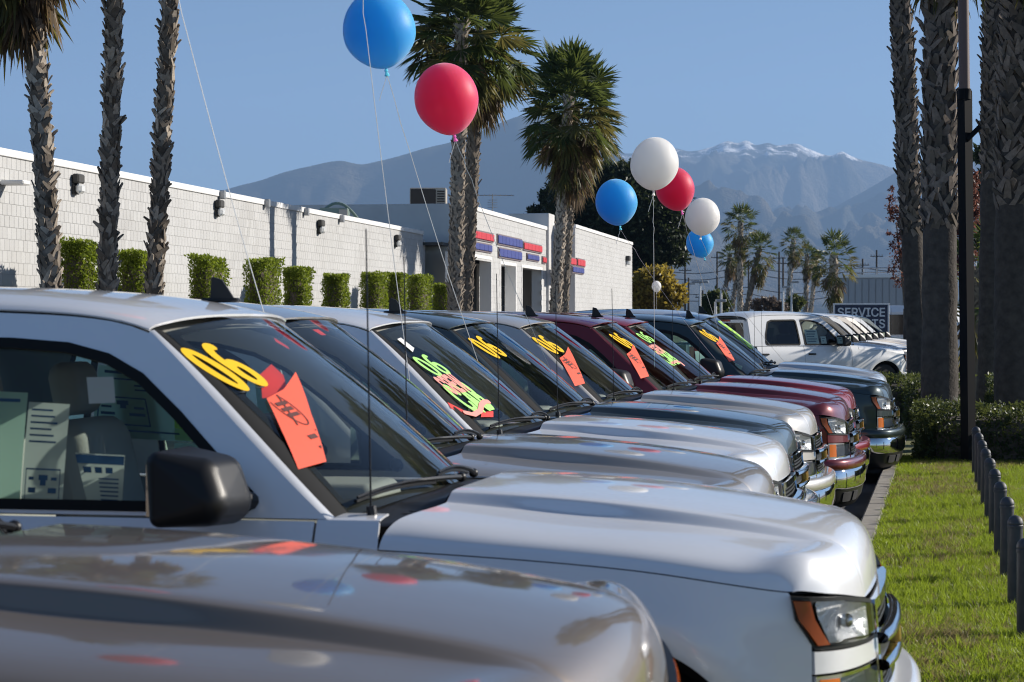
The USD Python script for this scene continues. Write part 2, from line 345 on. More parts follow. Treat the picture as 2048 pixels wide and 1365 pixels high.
def sweep(sec, s0=-1.25, s1=1.25, n=50, fwd=0.075):
    """A bumper strip: sec = (outward offset, z) points swept along the nose curve; normals look outward."""
    ss = np.linspace(s0, s1, n); V = []
    for o, z in sec:
        x, y = plan(ss); e = 1e-3; x1, y1 = plan(ss + e); x0, y0 = plan(ss - e); tx, ty = x1 - x0, y1 - y0; L = np.hypot(tx, ty)
        o2 = o + fwd * np.clip((1.25 - np.abs(ss)) / 0.35, 0.25, 1); V.append(np.stack([x + o2 * ty / L, y - o2 * tx / L, np.full(n, z)], 1))
    V = np.array(V); m = len(sec); idx = np.arange(m * n).reshape(m, n)
    f = np.stack([idx[:-1, :-1], idx[1:, :-1], idx[1:, 1:], idx[:-1, 1:]], -1).reshape(-1, 4)
    return MB().add(V.reshape(-1, 3), f).mesh()
def rounded(lo, hi, r, n=2):
    import manifold3d as m3
    lo, hi = np.array(lo, float) + r, np.array(hi, float) - r
    s = [m3.Manifold.sphere(r, 12).translate([float(x) for x in np.where(c, hi, lo)]) for c in np.ndindex(2, 2, 2)]
    m = m3.Manifold.batch_hull(s).to_mesh(); return trimesh.Trimesh(m.vert_properties[:, :3], m.tri_verts, process=False)
def rotm(axis, deg, at=(0, 0, 0)): return trimesh.transformations.rotation_matrix(math.radians(deg), axis, at)
def ws_sticker(shape, y, t, w, off=0.004, tl=1.0, lean=0.0):
    """Lays a flat shape (unit: metres, x along the glass to the truck's left as read from the front) on the windshield, top at t."""
    g = affinity.rotate(shape, lean, origin=(0, 0))
    L = 0.86
    def fn(p):
        q = wshield(np.stack([y + p[:, 0], t + p[:, 1] / L], 1)); return q + np.array([0.65, 0, 0.75]) * off
    return lift(g, fn, 0.05, 0.0)
def stroke(pts, w): return LineString(pts).buffer(w / 2, quad_segs=8)
def ell(cx, cy, a, b): return affinity.scale(Point(0, 0).buffer(1, quad_segs=16), a, b) if (cx, cy) == (0, 0) else affinity.translate(affinity.scale(Point(0, 0).buffer(1, quad_segs=16), a, b), cx, cy)
def number_06(h=0.30, w=0.155, fat=0.058):
    zero = ell(w / 2, h / 2, w / 2, h / 2).difference(ell(w / 2, h / 2, w / 2 - fat, h / 2 - fat * 1.0))
    x = w + 0.012
    bowl = ell(x + w / 2, h * 0.31, w / 2, h * 0.31).difference(ell(x + w / 2, h * 0.30, w / 2 - fat, h * 0.31 - fat))
    a = np.linspace(math.pi, math.pi * 0.42, 14)
    stem = stroke([(x + fat / 2, h * 0.30)] + [(x + w * 0.62 + math.cos(k) * (w * 0.62 - fat / 2), h * 0.52 + math.sin(k) * (h * 0.47 - fat / 2)) for k in a], fat)
    return zero.union(bowl).union(stem)
def wheel(parent, x, y, tyre_key):
    side = 1 if y > 0 else -1
    M = np.eye(4); M[:3, :3] = rotm([1, 0, 0], -90 * side)[:3, :3]; M[:3, 3] = (x, y, RW)
    k = ('wheel', x, y)
    def build_t(): return MB().lathe([(0.21, -.12), (0.30, -.13), (.365, -.125), (.388, -.10), (.392, 0), (.388, .10), (.365, .125), (.30, .13), (0.21, .12)], 28, M)
    def build_r():
        b = MB().lathe([(0.0, .06), (.05, .075), (.07, .06), (.20, .03), (.215, .10), (.235, .118), (.24, .10), (.21, -.1)], 24, M)
        for q in range(6):
            a = q * math.pi / 3; R = M @ rotm([0, 0, 1], q * 60); bb = MB().box((.05, -.03, .05), (.21, .03, .09), .01).mesh(); b.tm(bb, R)
        return b
    t = obj('wheel', build_t() if (k + (0,)) not in _arr else None, 'tyre', parent, key=k + (0,))
    obj('rim', build_r() if (k + (1,)) not in _arr else None, 'alloy', t, key=k + (1,))
_cache = {}
def cached(key, build):
    if key not in _cache: _cache[key] = build()
    return _cache[key]
def pair(name, build, m, t, key, labels=(None, None)):
    """The part on the truck's right side and its mirror image on the left."""
    a = obj(name, cached(key, build), m, t, key=key, label=labels[0])
    b = obj(name, cached(key + '_l', lambda: mirror_y(cached(key, build))), m, t, key=key + '_l', label=labels[1])
    return a, b

def make_truck(label, pnt, x0, yc, rot=0.0, z0=0.0, zs=1.0, sx=1.0, cap=None, detail=True, fin=True, group='pickup trucks parked side by side', sun_side=None):
    t = thing('pickup_truck', label, 'pickup truck', (x0, yc, z0), rot, group)
    if zs != 1.0 or sx != 1.0: t_x = UsdGeom.Xformable(t); t_x.AddScaleOp().Set(Gf.Vec3f(sx, 1, zs))
    # ---- nose and hood
    def hood():
        m = lift(sbox(0, -1, 1, 1), on_hood, (1 / 44, 1 / 52), 0.006); return m
    obj('hood', cached('hood', hood), pnt, t, key='hood', smooth=50)
    obj('hood_liner', cached('hoodl', lambda: lift(sbox(0, -.985, .99, .985), lambda p: on_hood(p) - [0.012, 0, 0.012], (1 / 14, 1 / 14), 0.0)), 'liner', t, key='hoodl')
    def fender():
        u = np.linspace(0, 1, 40); e = on_hood(np.stack([u, -np.ones(40)], 1)); top = [(a, c - 0.0035) for a, _, c in e]
        pts = [(-1.885, 1.163), (top[0][0] - 0.008, 1.163), (top[0][0] - 0.004, top[0][1])] + [q for q in top[1:] if q[0] < -0.47] + [(-0.468, 0.972), (-0.432, 0.90), (-0.408, 0.835), (-0.405, 0.60), (-0.43, 0.5), (-1.0, 0.45), (-1.885, 0.45)]
        pg = Polygon(pts).buffer(0).difference(arch(AXF, 0.455)).buffer(-.004).buffer(.004)
        m = lift(pg, on_side, 0.045, 0.012)
        top2 = lift(Polygon([(-1.885, -.925), (top[0][0] - .008, -.925), (top[0][0] - .008, -.80), (-1.885, -.80)]), lambda p: np.stack([p[:, 0], np.maximum(p[:, 1], -yside(p[:, 0], 1.163)), 1.163 + 0.012 * np.sin(np.pi * (p[:, 1] + .925) / .25)], 1), 0.03, 0.006)
        return trimesh.util.concatenate([m, top2])
    pair('fender', fender, pnt, t, 'fender')
    pair('wheel_well', lambda: MB().lathe([(0.452, 0.0), (0.452, 0.30), (0.2, 0.34)], 30, rotm([1, 0, 0], 90) if False else np.array([[1, 0, 0, AXF], [0, 0, 1, -0.96], [0, 1, 0, RW], [0, 0, 0, 1.0]])), 'liner', t, 'well')
    obj('engine_bay', cached('bay', lambda: MB().box((-1.85, -.80, .40), (-.50, .80, .88)).box((-.52, -.50, .35), (-.30, .50, .84))), 'liner', t, key='bay')
    # ---- fascia
    sg, sl = S_GR, S_LAMP + 0.022; sf = float(np.interp(0.405, -_pl[:, 0], _ps))
    ZT = lambda q: float(np.interp(q, [sg, .60, .80, sl], [.906, .926, .954, .970])); ZB = lambda q: float(np.interp(q, [sg, sl], [.795, .824]))
    def fas(pts, off, thick, r=0.0, cell=0.035): return lambda: lift(rpoly(pts, r), lambda p: on_nose(p, off), cell, thick)
    out = [(-sg, 0.603), (sg, 0.603), (sg + .010, 0.75), (sg - .005, 0.908), (0, 0.914), (-sg + .005, 0.908), (-sg - .010, 0.75)]
    def grille_frame():
        a = rpoly(out, .02); b = rpoly([(x * 0.925, 0.75 + (z - 0.75) * 0.80) for x, z in out], .015); return lift(a.difference(b), lambda p: on_nose(p, 0.012), 0.03, 0.05)
    gp = obj('grille', cached('gback', fas(out, -0.05, 0.01, 0.03, .06)), 'liner', t, key='gback')
    obj('grille_frame', cached('gframe', grille_frame), 'chrome', gp, key='gframe')
    for k, z in enumerate([.640, .660, .680, .826, .846, .866, .886]):
        obj('grille_slat', cached(f'gs{k}', fas([(-sg + .02, z - .0055), (sg - .02, z - .0055), (sg - .02, z + .0055), (-sg + .02, z + .0055)], -0.002, 0.035, 0, .05)), 'black_plastic', gp, key=f'gs{k}')
    for k, q in enumerate(np.linspace(-.40, .40, 21)):
        obj('grille_bar', cached(f'gb{k}', fas([(q - .004, .625), (q + .004, .625), (q + .004, .880), (q - .004, .880)], -0.010, 0.03, 0, .08)), 'black_plastic', gp, key=f'gb{k}')
    def cbar():
        n = 26; ss = np.linspace(-sg - .005, sg + .005, n); V = []; pr = [(0, .692), (.030, .694), (.042, .702), (.042, .718), (.030, .727), (.004, .729)]
        for o, z in pr: V.append(on_nose(np.stack([ss, np.full(n, z)], 1), o))
        V = np.array(V); idx = np.arange(len(pr) * n).reshape(len(pr), n)
        f = np.stack([idx[:-1, :-1], idx[:-1, 1:], idx[1:, 1:], idx[1:, :-1]], -1).reshape(-1, 4); return MB().add(V.reshape(-1, 3), f).mesh()
    obj('grille_crossbar', cached('cbar', cbar), 'chrome', gp, key='cbar', smooth=50)
    obj('grille_crossbar', cached('cbar2', lambda: trimesh.Trimesh(cbar().vertices + [-.004, 0, .082], cbar().faces, process=False)), 'chrome', gp, key='cbar2', smooth=50)
    obj('crossbar_back', cached('cbk2', fas([(-sg + .01, .722), (sg - .01, .722), (sg - .01, .78), (-sg + .01, .78)], .008, .02, 0, .06)), 'black_plastic', gp, key='cbk2')
    bow = Polygon([(-.115, -.018), (-.045, -.018), (-.045, -.042), (.045, -.042), (.045, -.018), (.115, -.018), (.14, .022), (.055, .022), (.055, .042), (-.035, .042), (-.035, .022), (-.09, .022)])
    obj('emblem', cached('bow', lambda: lift(affinity.translate(bow, 0, .75), lambda p: on_nose(p, 0.040), 0.04, 0.03)), 'gold', t, key='bow')
    for side in (-1, 1):
        mz = (lambda q: [(a * side * -1, b) for a, b in q]); tg = f'{side}'
        qs = np.linspace(sg + .024, sl - .068, 9)
        lens_p = [(-q, ZT(q) - .010) for q in qs] + [(-sl + .082, .905), (-sl + .108, .866), (-sl + .140, ZB(sl - .14) + .010)] + [(-q, ZB(q) + .010) for q in qs[::-1] if q < sl - .145]
        amb_p = [(-q, ZT(q) - .008) for q in np.linspace(sl - .060, sl - .006, 5)] + [(-sl + .024, .905), (-sl + .055, .866), (-sl + .082, ZB(sl) + .006), (-sl + .132, ZB(sl) + .005), (-sl + .100, .866), (-sl + .074, .905)]
        qf = np.linspace(sg + .006, sl - .002, 12)
        frame_p = [(-q, ZT(q) + .004) for q in qf] + [(-sl + .014, .905), (-sl + .045, .866), (-sl + .073, ZB(sl) - .006)] + [(-q, ZB(q) - .004) for q in qf[::-1] if q < sl - .08]
        fr = Polygon(mz(frame_p)).buffer(0); ln = rpoly(mz(lens_p), .012); am = Polygon(mz(amb_p)).buffer(0)
        h = obj('headlight', cached('hf' + tg, lambda: lift(fr.difference(ln.union(am).buffer(.002)), lambda p: on_nose(p, .004), .03, .05)), 'black_plastic', t, key='hf' + tg)
        obj('reflector', cached('hr' + tg, lambda: lift(ln, lambda p: on_nose(p, -.055 + 0.0) + np.stack([0.045 * np.minimum(1, ((np.abs(p[:, 0]) - 0.68) / .17) ** 2 + ((p[:, 1] - .87) / .08) ** 2), 0 * p[:, 0], 0 * p[:, 0]], 1), .02, 0.0)), 'reflector', h, key='hr' + tg)
        obj('bulb_shield', cached('hb' + tg, lambda: MB().tm(trimesh.creation.icosphere(2, .022), trimesh.transformations.translation_matrix(on_nose(np.array([[side * 0.68, .87]]), -.035)[0]))), 'chrome', h, key='hb' + tg)
        obj('lens', cached('hl' + tg, lambda: lift(ln, lambda p: on_nose(p, .010), .03, 0.0)), 'lens', h, key='hl' + tg)
        obj('marker_lens', cached('ha' + tg, lambda: lift(am, lambda p: on_nose(p, .010), .03, .02)), 'amber_dim', h, key='ha' + tg)
        low_c = [(-sg - .03, .622), (-sg - .026, .718), (-sf + .115, .728), (-sf + .12, .622)]; low_a = [(-sf + .11, .624), (-sf + .105, .728), (-sf + .018, .732), (-sf + .018, .624)]
        lf = [(-sg - .014, .606), (-sg - .010, .728), (-sf + .006, .742), (-sf + .006, .606)]
        h2 = obj('turn_lamp', cached('tf' + tg, lambda: lift(rpoly(mz(lf), .006).difference(rpoly(mz(low_c), .006).union(Polygon(mz(low_a)).buffer(0))), lambda p: on_nose(p, .008), .03, .05)), 'chrome', t, key='tf' + tg)
        obj('reflector', cached('tr' + tg, lambda: lift(rpoly(mz(low_c), .004), lambda p: on_nose(p, -.03), .03, 0.0)), 'reflector', h2, key='tr' + tg)
        obj('lens', cached('tl' + tg, lambda: lift(rpoly(mz(low_c), .006), lambda p: on_nose(p, .010), .04, 0.0)), 'lens', h2, key='tl' + tg)
        obj('marker_lens', cached('ta' + tg, lambda: lift(rpoly(mz(low_a), .004), lambda p: on_nose(p, .010), .04, .02)), 'amber', h2, key='ta' + tg)
        sp = [(-sg - .012, .734), (-sg - .012, .794)] + [(-q, ZB(q) - .008) for q in np.linspace(sg + .1, sf - .01, 6)] + [(-sf + .006, ZB(sf) - .008), (-sf + .006, .748)]
        obj('lamp_strip', cached('ls' + tg, lambda: lift(Polygon(mz(sp)).buffer(0), lambda p: on_nose(p, .004), .03, .02)), pnt, t, key='ls' + tg)
    bp = obj('bumper', cached('bmp', lambda: sweep([(-.02, .335), (.004, .342), (.018, .365), (.020, .43), (.016, .49), (.002, .512)])), 'chrome', t, key='bmp', smooth=50)
    obj('bumper_cap', cached('bcap', lambda: sweep([(.0, .514), (.016, .522), (.022, .545), (.020, .578), (.008, .598), (-.015, .606), (-.16, .608)])), cap or pnt, bp, key='bcap', smooth=60)
    vl = obj('valance', cached('bval', lambda: sweep([(-.14, .17), (-.06, .185), (-.02, .25), (.002, .342), (-.02, .348)], n=50)), 'black_plastic', bp, key='bval', smooth=50)
    for k, s in enumerate((-.78, -.56, .56, .78)):
        obj('valance_opening', cached(f'vo{k}', lambda: lift(rpoly([(s - .075, .235), (s + .075, .235), (s + .085, .315), (s - .085, .315)], .015), lambda p: on_nose(p, .075 - .018 + .30 * (p[:, 1] - .235) * .9 + .004), .04, 0.01)), 'liner', bp, key=f'vo{k}')
    # ---- cab
    wpoly = Polygon([(-ws_half(0), 0)] + [(-ws_half(q), q) for q in np.linspace(0, 1, 12)] + [(ws_half(q), q) for q in np.linspace(1, 0, 12)])
    inner = Polygon([(-.735, .085), (-.60, .050), (-.30, .038), (.30, .038), (.60, .05), (.735, .085), (.60, .965), (.30, .975), (-.30, .975), (-.60, .965)])
    w = obj('windshield', cached('ws', lambda: lift(wpoly.buffer(-.004), wshield, (.05, .05), 0.0)), 'glass', t, key='ws', smooth=60)
    obj('windshield_border', cached('wsb', lambda: lift(wpoly.difference(inner), lambda p: wshield(p) - [.006, 0, .007], (.06, .06), 0.0)), 'black_rubber', w, key='wsb')
    def pillar(qa=.63, qb=1.0):
        def fn(p):
            t_, q = p[:, 1], p[:, 0]; a = wshield(np.stack([-ws_half(t_), t_], 1)) ; cx, cz = _ax(t_), _az(t_); c = np.stack([cx, -gside(cx, cz), cz], 1)
            b = np.stack([0.62 * a[:, 0] + 0.38 * c[:, 0], 0.15 * a[:, 1] + 0.85 * c[:, 1], 0.6 * a[:, 2] + .4 * c[:, 2] + 0.006], 1)
            q = q[:, None]; return (1 - q) ** 2 * a + 2 * q * (1 - q) * b + q * q * c
        return lift(sbox(qa, 0, qb, 1), fn, (.12, .05), .01, flip=True)
    pair('windshield_pillar', pillar, pnt, t, 'pil')
    pair('pillar_trim', lambda: pillar(0.02, .62), 'black_rubber', t, 'pilt')
    xs = np.linspace(-2.495, -4.38, 30)
    SIDE = Polygon([(float(_ax(q)), float(_az(q))) for q in np.linspace(0, 1, 16)] + [(x, float(_rail(x)) - .007) for x in xs] + [(-4.43, 1.168)])
    pair('cab_side', lambda: lift(SIDE.difference(HOLE_F).difference(HOLE_R), on_green, .05, .02), pnt, t, 'cabs')
    obj('roof', cached('roof', lambda: lift(sbox(0, -1, 1, 1), on_roof, (1 / 26, 1 / 22), .008)), pnt, t, key='roof', smooth=50)
    obj('headliner', cached('headl', lambda: lift(sbox(0.0, -.97, 1, .97), lambda p: on_roof(p, -.04) * [1, .97, 1], (.1, .1), 0.0, flip=True)), 'interior_light', t, key='headl')
    pair('window_seal', lambda: trimesh.util.concatenate([lift(H.buffer(.010).difference(H.buffer(-.022)), lambda p: on_green(p, .003), .05, .012) for H in (HOLE_F, HOLE_R)] + [lift(Polygon([(-2.04, 1.19), (-2.24, 1.19), (-2.24, 1.36)]), lambda p: on_green(p, -.001), .05, .008)]), 'black_rubber', t, 'seal')
    pair('front_window', lambda: lift(HOLE_F.buffer(-.004), lambda p: on_green(p, -.012), .08, 0.0), 'glass_side', t, 'gf')
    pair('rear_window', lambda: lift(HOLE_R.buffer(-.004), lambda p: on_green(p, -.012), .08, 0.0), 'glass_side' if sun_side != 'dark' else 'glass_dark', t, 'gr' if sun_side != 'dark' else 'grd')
    DF = Polygon([(-1.893, .47), (-1.893, 1.158), (-3.105, 1.158), (-3.105, .47)]); DR = Polygon([(-3.113, .47), (-3.113, 1.158), (-4.29, 1.158), (-4.29, .80), (-4.18, .60), (-4.17, .47)])
    for nm, D, hx in (('front_door', DF, -2.93), ('rear_door', DR, -4.12)):
        a, b = pair(nm, lambda: lift(D.difference(arch(AXR, .455)), on_side, .06, .012), pnt, t, nm)
        for prim, s in ((a, -1), (b, 1)):
            k = f'{nm}h{s}'; obj('handle', cached(k, lambda: rounded((hx - .09, s * .985 - .022, .985), (hx + .09, s * .985 + .022, 1.02), .014)), 'black_plastic', prim, key=k)
    pair('rocker', lambda: lift(Polygon([(-1.46, .34), (-1.9, .445), (-4.2, .445), (-4.28, .34)]), on_side, .1, .02), 'black_plastic', t, 'rock')
    back = Polygon([(-.86, 1.0), (.86, 1.0), (.70, 1.70), (-.70, 1.70)]); bh = rpoly([(-.66, 1.22), (.66, 1.22), (.58, 1.64), (-.58, 1.64)], .04)
    bx = lambda o: (lambda p: np.stack([-4.43 + .035 * np.clip((p[:, 1] - 1.2) / .5, 0, 1.2) + .06 * (p[:, 0] / .86) ** 4 - o, -p[:, 0], p[:, 1]], 1))
    cbk = obj('cab_back', cached('cbk', lambda: lift(back.difference(bh), bx(0), .08, .02)), pnt, t, key='cbk')
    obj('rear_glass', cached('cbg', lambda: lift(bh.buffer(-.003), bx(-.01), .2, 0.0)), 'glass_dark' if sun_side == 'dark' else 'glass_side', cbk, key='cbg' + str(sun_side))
    obj('brake_light', cached('cbl', lambda: lift(rpoly([(-.17, 1.665), (.17, 1.665), (.16, 1.70), (-.16, 1.70)], .008), bx(.012), .1, .03)), 'tail_red', cbk, key='cbl')
    # ---- inside the cab
    obj('cab_floor', cached('tub', lambda: MB().box((-4.36, -.84, .42), (-1.9, .84, .56)).box((-1.98, -.80, .5), (-1.86, .80, 1.08)).box((-4.38, -.78, .5), (-4.32, .78, 1.2))), 'interior_dark', t, key='tub')
    pair('door_trim', lambda: MB().box((-4.25, -.90, .5), (-1.95, -.84, 1.15)).box((-2.9, -.84, .9), (-2.2, -.78, .98), .02), 'interior_grey', t, 'dtrim')
    dash = obj('dashboard', cached('dash', lambda: trimesh.util.concatenate([rounded((-2.38, -.80, .80), (-1.80, .80, 1.125), .07), rounded((-2.36, .18, 1.0), (-2.0, .60, 1.185), .05)])), 'interior_grey', t, key='dash', smooth=40)
    obj('steering_wheel', cached('stw', lambda: MB().tm(trimesh.creation.torus(.18, .017, 24, 8), trimesh.transformations.translation_matrix((-2.50, .39, 1.12)) @ rotm([0, 1, 0], -62)).tm(rounded((-.06, -.06, -.02), (.06, .06, .02), .018), trimesh.transformations.translation_matrix((-2.49, .39, 1.12)) @ rotm([0, 1, 0], -62)).tube([(-2.46, .33, 1.12), (-2.52, .22, 1.13)], .015).tube([(-2.46, .45, 1.12), (-2.52, .56, 1.13)], .015)), 'interior_dark', t, key='stw')
    for s in (-1, 1):
        k = f'seat{s}'
        def seat():
            b = MB().tm(rounded((-3.02, s * .42 - .27, .62), (-2.50, s * .42 + .27, .80), .07))
            b.tm(rounded((-.09, -.26, -.36), (.09, .26, .36), .085), trimesh.transformations.translation_matrix((-3.10, s * .42, 1.05)) @ rotm([0, 1, 0], -14)); return b
        sp = obj('front_seat', cached(k, seat), 'interior_grey', t, key=k, smooth=40)
        obj('headrest', cached(k + 'h', lambda: MB().tm(rounded((-.055, -.14, -.10), (.055, .14, .10), .05), trimesh.transformations.translation_matrix((-3.22, s * .42, 1.51)) @ rotm([0, 1, 0], -12))), 'interior_grey', sp, key=k + 'h', smooth=40)
    obj('rear_seat', cached('rseat', lambda: MB().tm(rounded((-4.0, -.72, .60), (-3.55, .72, .78), .07)).tm(rounded((-.08, -.72, -.33), (.08, .72, .33), .075), trimesh.transformations.translation_matrix((-4.12, 0, 1.0)) @ rotm([0, 1, 0], -10))), 'interior_grey', t, key='rseat', smooth=40)
    # ---- outside fittings
    def cowl():
        u = np.zeros(21); e = on_hood(np.stack([u, np.linspace(-1, 1, 21)], 1)); yy = np.clip(e[:, 1], -.82, .82)
        w_ = wshield(np.stack([np.clip(yy, -.785, .785), np.full(21, .02)], 1)); w_[:, 1] = yy
        a = e.copy(); a[:, 1] = yy; a += [-.004, 0, -.016]; m = (a + w_) / 2 - [0, 0, .02]; w_ = w_ - [0, 0, .012]
        V = np.vstack([a, m, w_]); idx = np.arange(63).reshape(3, 21); f = np.stack([idx[:-1, :-1], idx[:-1, 1:], idx[1:, 1:], idx[1:, :-1]], -1).reshape(-1, 4); b = MB().add(V, f[:, ::-1])
        for k in range(26):
            y = -.62 + k * .05; q = wshield(np.array([[y, 0.0]]))[0]; b.box((q[0] + .03, y - .011, q[2] - .032), (q[0] + .10, y + .011, q[2] - .018))
        return b
    obj('cowl', cached('cowl', cowl), 'black_plastic', t, key='cowl')
    for k, (ya, yb) in enumerate(((-.20, -.74), (.42, -.12))):
        def wiper():
            n = 8; q = np.linspace(0, 1, n); yy = ya + (yb - ya) * q; blade = wshield(np.stack([yy, .020 + .030 * np.sin(q * 2.2)], 1)) + [.010, 0, .012]
            arm = wshield(np.stack([ya + .25 + (yb - ya - .25) * .62 * q, .0 + .055 * q], 1)) + np.array([.022, 0, .022]) * (1 - .2 * q)[:, None]
            b = MB().tube(blade, .007, 5).tube(blade + [.006, 0, .012], .005, 4).tube(arm, np.linspace(.010, .006, n), 6); b.tm(trimesh.creation.icosphere(1, .018), trimesh.transformations.translation_matrix(arm[0])); return b
        obj('wiper', cached(f'wip{k}', wiper), 'black_plastic', t, key=f'wip{k}')
    def mirror():
        import manifold3d as m3
        pts = []
        for (x, y, z, r) in [(-2.13, -1.02, 1.225, .07), (-2.15, -1.02, 1.30, .065), (-2.15, -1.16, 1.235, .075), (-2.17, -1.15, 1.295, .07), (-2.25, -.985, 1.18, .022), (-2.265, -.985, 1.355, .03), (-2.27, -1.215, 1.19, .030), (-2.28, -1.20, 1.345, .035)]:
            pts.append(m3.Manifold.sphere(r, 24).translate([x, y, z]))
        h = m3.Manifold.batch_hull(pts); arm = m3.Manifold.batch_hull([m3.Manifold.sphere(.03, 12).translate([-2.10, -.885, 1.21]), m3.Manifold.sphere(.025, 12).translate([-2.13, -1.02, 1.25])])
        m = (h + arm).to_mesh(); return trimesh.Trimesh(m.vert_properties[:, :3], m.tri_verts, process=False)
    a, b = pair('side_mirror', mirror, 'black_plastic', t, 'mir')
    for prim, s in ((a, -1), (b, 1)):
        k = f'mg{s}'; obj('mirror_glass', cached(k, lambda: MB().box((-2.318, s * 1.0, 1.19), (-2.275, s * 1.20, 1.345), 0)), 'chrome', prim, key=k)
    obj('antenna_mast', cached('mast', lambda: MB().tube([(-1.735, -.83, 1.165), (-1.74, -.83, 1.20)], .016, 8).tube([(-1.74, -.83, 1.19), (-1.755, -.83, 2.04)], [.0032, .0022], 6)), 'mast_black', t, key='mast')
    if fin:
        obj('roof_fin', cached('fin', lambda: trimesh.util.concatenate([trimesh.Trimesh(*(lambda m: (m.vertices @ np.array([[1, 0, 0], [0, 0, -1], [0, 1, 0]]).T + [-2.60, .30, 1.835], m.faces))(trimesh.creation.extrude_polygon(rpoly([(-.045, 0), (.05, 0), (.0, .075), (-.04, .088)], .006), .012)), process=False), MB().box((-2.68, .285, 1.828), (-2.54, .327, 1.845), .006).mesh()])), 'black_plastic', t, key='fin', label='black plastic fin on the front of the roof')
    for x, y in ((AXF, -.83), (AXF, .83), (AXR, -.83), (AXR, .83)): wheel(t, x, y, None)
    # ---- bed
    BED = Polygon([(-4.47, .46), (-4.47, 1.20), (-5.84, 1.20), (-5.84, .52), (-5.4, .46)]).difference(arch(AXR, .455))
    pair('bed_side', lambda: trimesh.util.concatenate([lift(BED, on_side, .07, .012), MB().box((-5.84, -.90, 1.185), (-4.47, -.80, 1.205), .006).mesh(), MB().box((-5.80, -.83, .75), (-4.47, -.80, 1.19)).mesh()]), pnt, t, 'bed')
    obj('bed_floor', cached('bedf', lambda: MB().box((-5.8, -.80, .70), (-4.45, .80, .76)).box((-4.49, -.80, .70), (-4.45, .80, 1.19)).box((-5.7, -.5, .4), (-1.3, .5, .5))), 'black_plastic', t, key='bedf')
    tgp = obj('tailgate', cached('tg', lambda: MB().box((-5.85, -.76, .66), (-5.80, .76, 1.20), .012)), pnt, t, key='tg')
    obj('handle', cached('tgh', lambda: MB().box((-5.862, -.12, 1.02), (-5.85, .12, 1.09), .004)), 'black_plastic', tgp, key='tgh')
    pair('tail_lamp', lambda: MB().box((-5.858, -.95, .80), (-5.70, -.775, 1.17), .012), 'tail_red', t, 'tlmp')
    obj('rear_bumper', cached('rbump', lambda: MB().box((-6.0, -.92, .44), (-5.82, .92, .60), .03)), 'chrome', t, key='rbump')
    return t
def add_on_glass(t, name, shape, m, y, tt, label=None, off=.005, lean=0.0):
    return obj(name, ws_sticker(shape, y, tt, 0, off, lean=lean), m, t, label=label)
# ------------------------------------------------------------------ setting: ground, kerb, lawn, mountains
RNG = np.random.default_rng(11); random.seed(11)
def gz(y): return -0.03 * np.clip((np.asarray(y, float) - 9.0) / 4.0, 0, 1)
mat('asphalt', (0.050, 0.050, 0.052), rough=0.92, noise=(1.7, (0.075, 0.073, 0.070), 0.35, 0.7), bump=(260, 0.5, 0.01))
mat('earth', (0.10, 0.095, 0.06), rough=0.95, noise=(0.03, (0.16, 0.14, 0.10)))
mat('concrete', (0.185, 0.17, 0.15), rough=0.9, noise=(5.0, (0.27, 0.25, 0.22), 0.3, 0.7), bump=(90, 0.35, 0.008))
mat('soil_green', (0.11, 0.125, 0.03), rough=0.95, noise=(2.2, (0.17, 0.15, 0.06), 0.4, 0.7))
leaf_mat('grass', (0.19, 0.235, 0.014), (0.40, 0.40, 0.045), trans=0.5, tc=(0.33, 0.43, 0.035))
def mountain_mat(name, c1, c2, snow_z=None):
    nodes = {'g': ('geometry', {}), 'n': ('noise_texture', {'scale': 0.0011, 'detail': 9.0, 'roughness': 0.62}), 'r': ('rgb_ramp', {'ramp': [(0.38, c1), (0.62, c2)]}), 'bn': ('noise_texture', {'scale': 0.0042, 'detail': 8.0, 'roughness': 0.65}), 'bp': ('bump', {'strength': 1.0, 'distance': 130.0}), 'p': ('principled_bsdf', {'roughness': 0.95, 'specular_ior_level': 0.1})}
    links = [('g.position', 'bn.vector'), ('bn.fac', 'bp.height'), ('bp.normal', 'p.normal'), ('g.position', 'n.vector'), ('n.fac', 'r.fac')]
    if snow_z:
        nodes |= {'z': ('separate_xyz', {}), 'sn': ('noise_texture', {'scale': 0.0055, 'detail': 9.0, 'roughness': 0.7}), 'a': ('math', {'math_type': 'multiply_add', 'value2': 950.0}), 's': ('map_range', {'from_min': snow_z, 'from_max': snow_z + 90, 'clamp': True}), 'm': ('mix_color', {'b': (0.80, 0.81, 0.84)})}
        links += [('g.position', 'z.vector'), ('g.position', 'sn.vector'), ('sn.fac', 'a.value1'), ('z.z', 'a.value3'), ('a.value', 's.value'), ('s.result', 'm.fac'), ('r.color', 'm.a'), ('m.result', 'p.base_color')]
    else: links += [('r.color', 'p.base_color')]
    usdkit.material(stage, f'/World/Looks/{name}', nodes, links, surface='p.BSDF')
mountain_mat('mountain', (0.035, 0.036, 0.022), (0.095, 0.080, 0.055))
mountain_mat('mountain_snow', (0.040, 0.038, 0.026), (0.11, 0.092, 0.065), snow_z=1830.0)

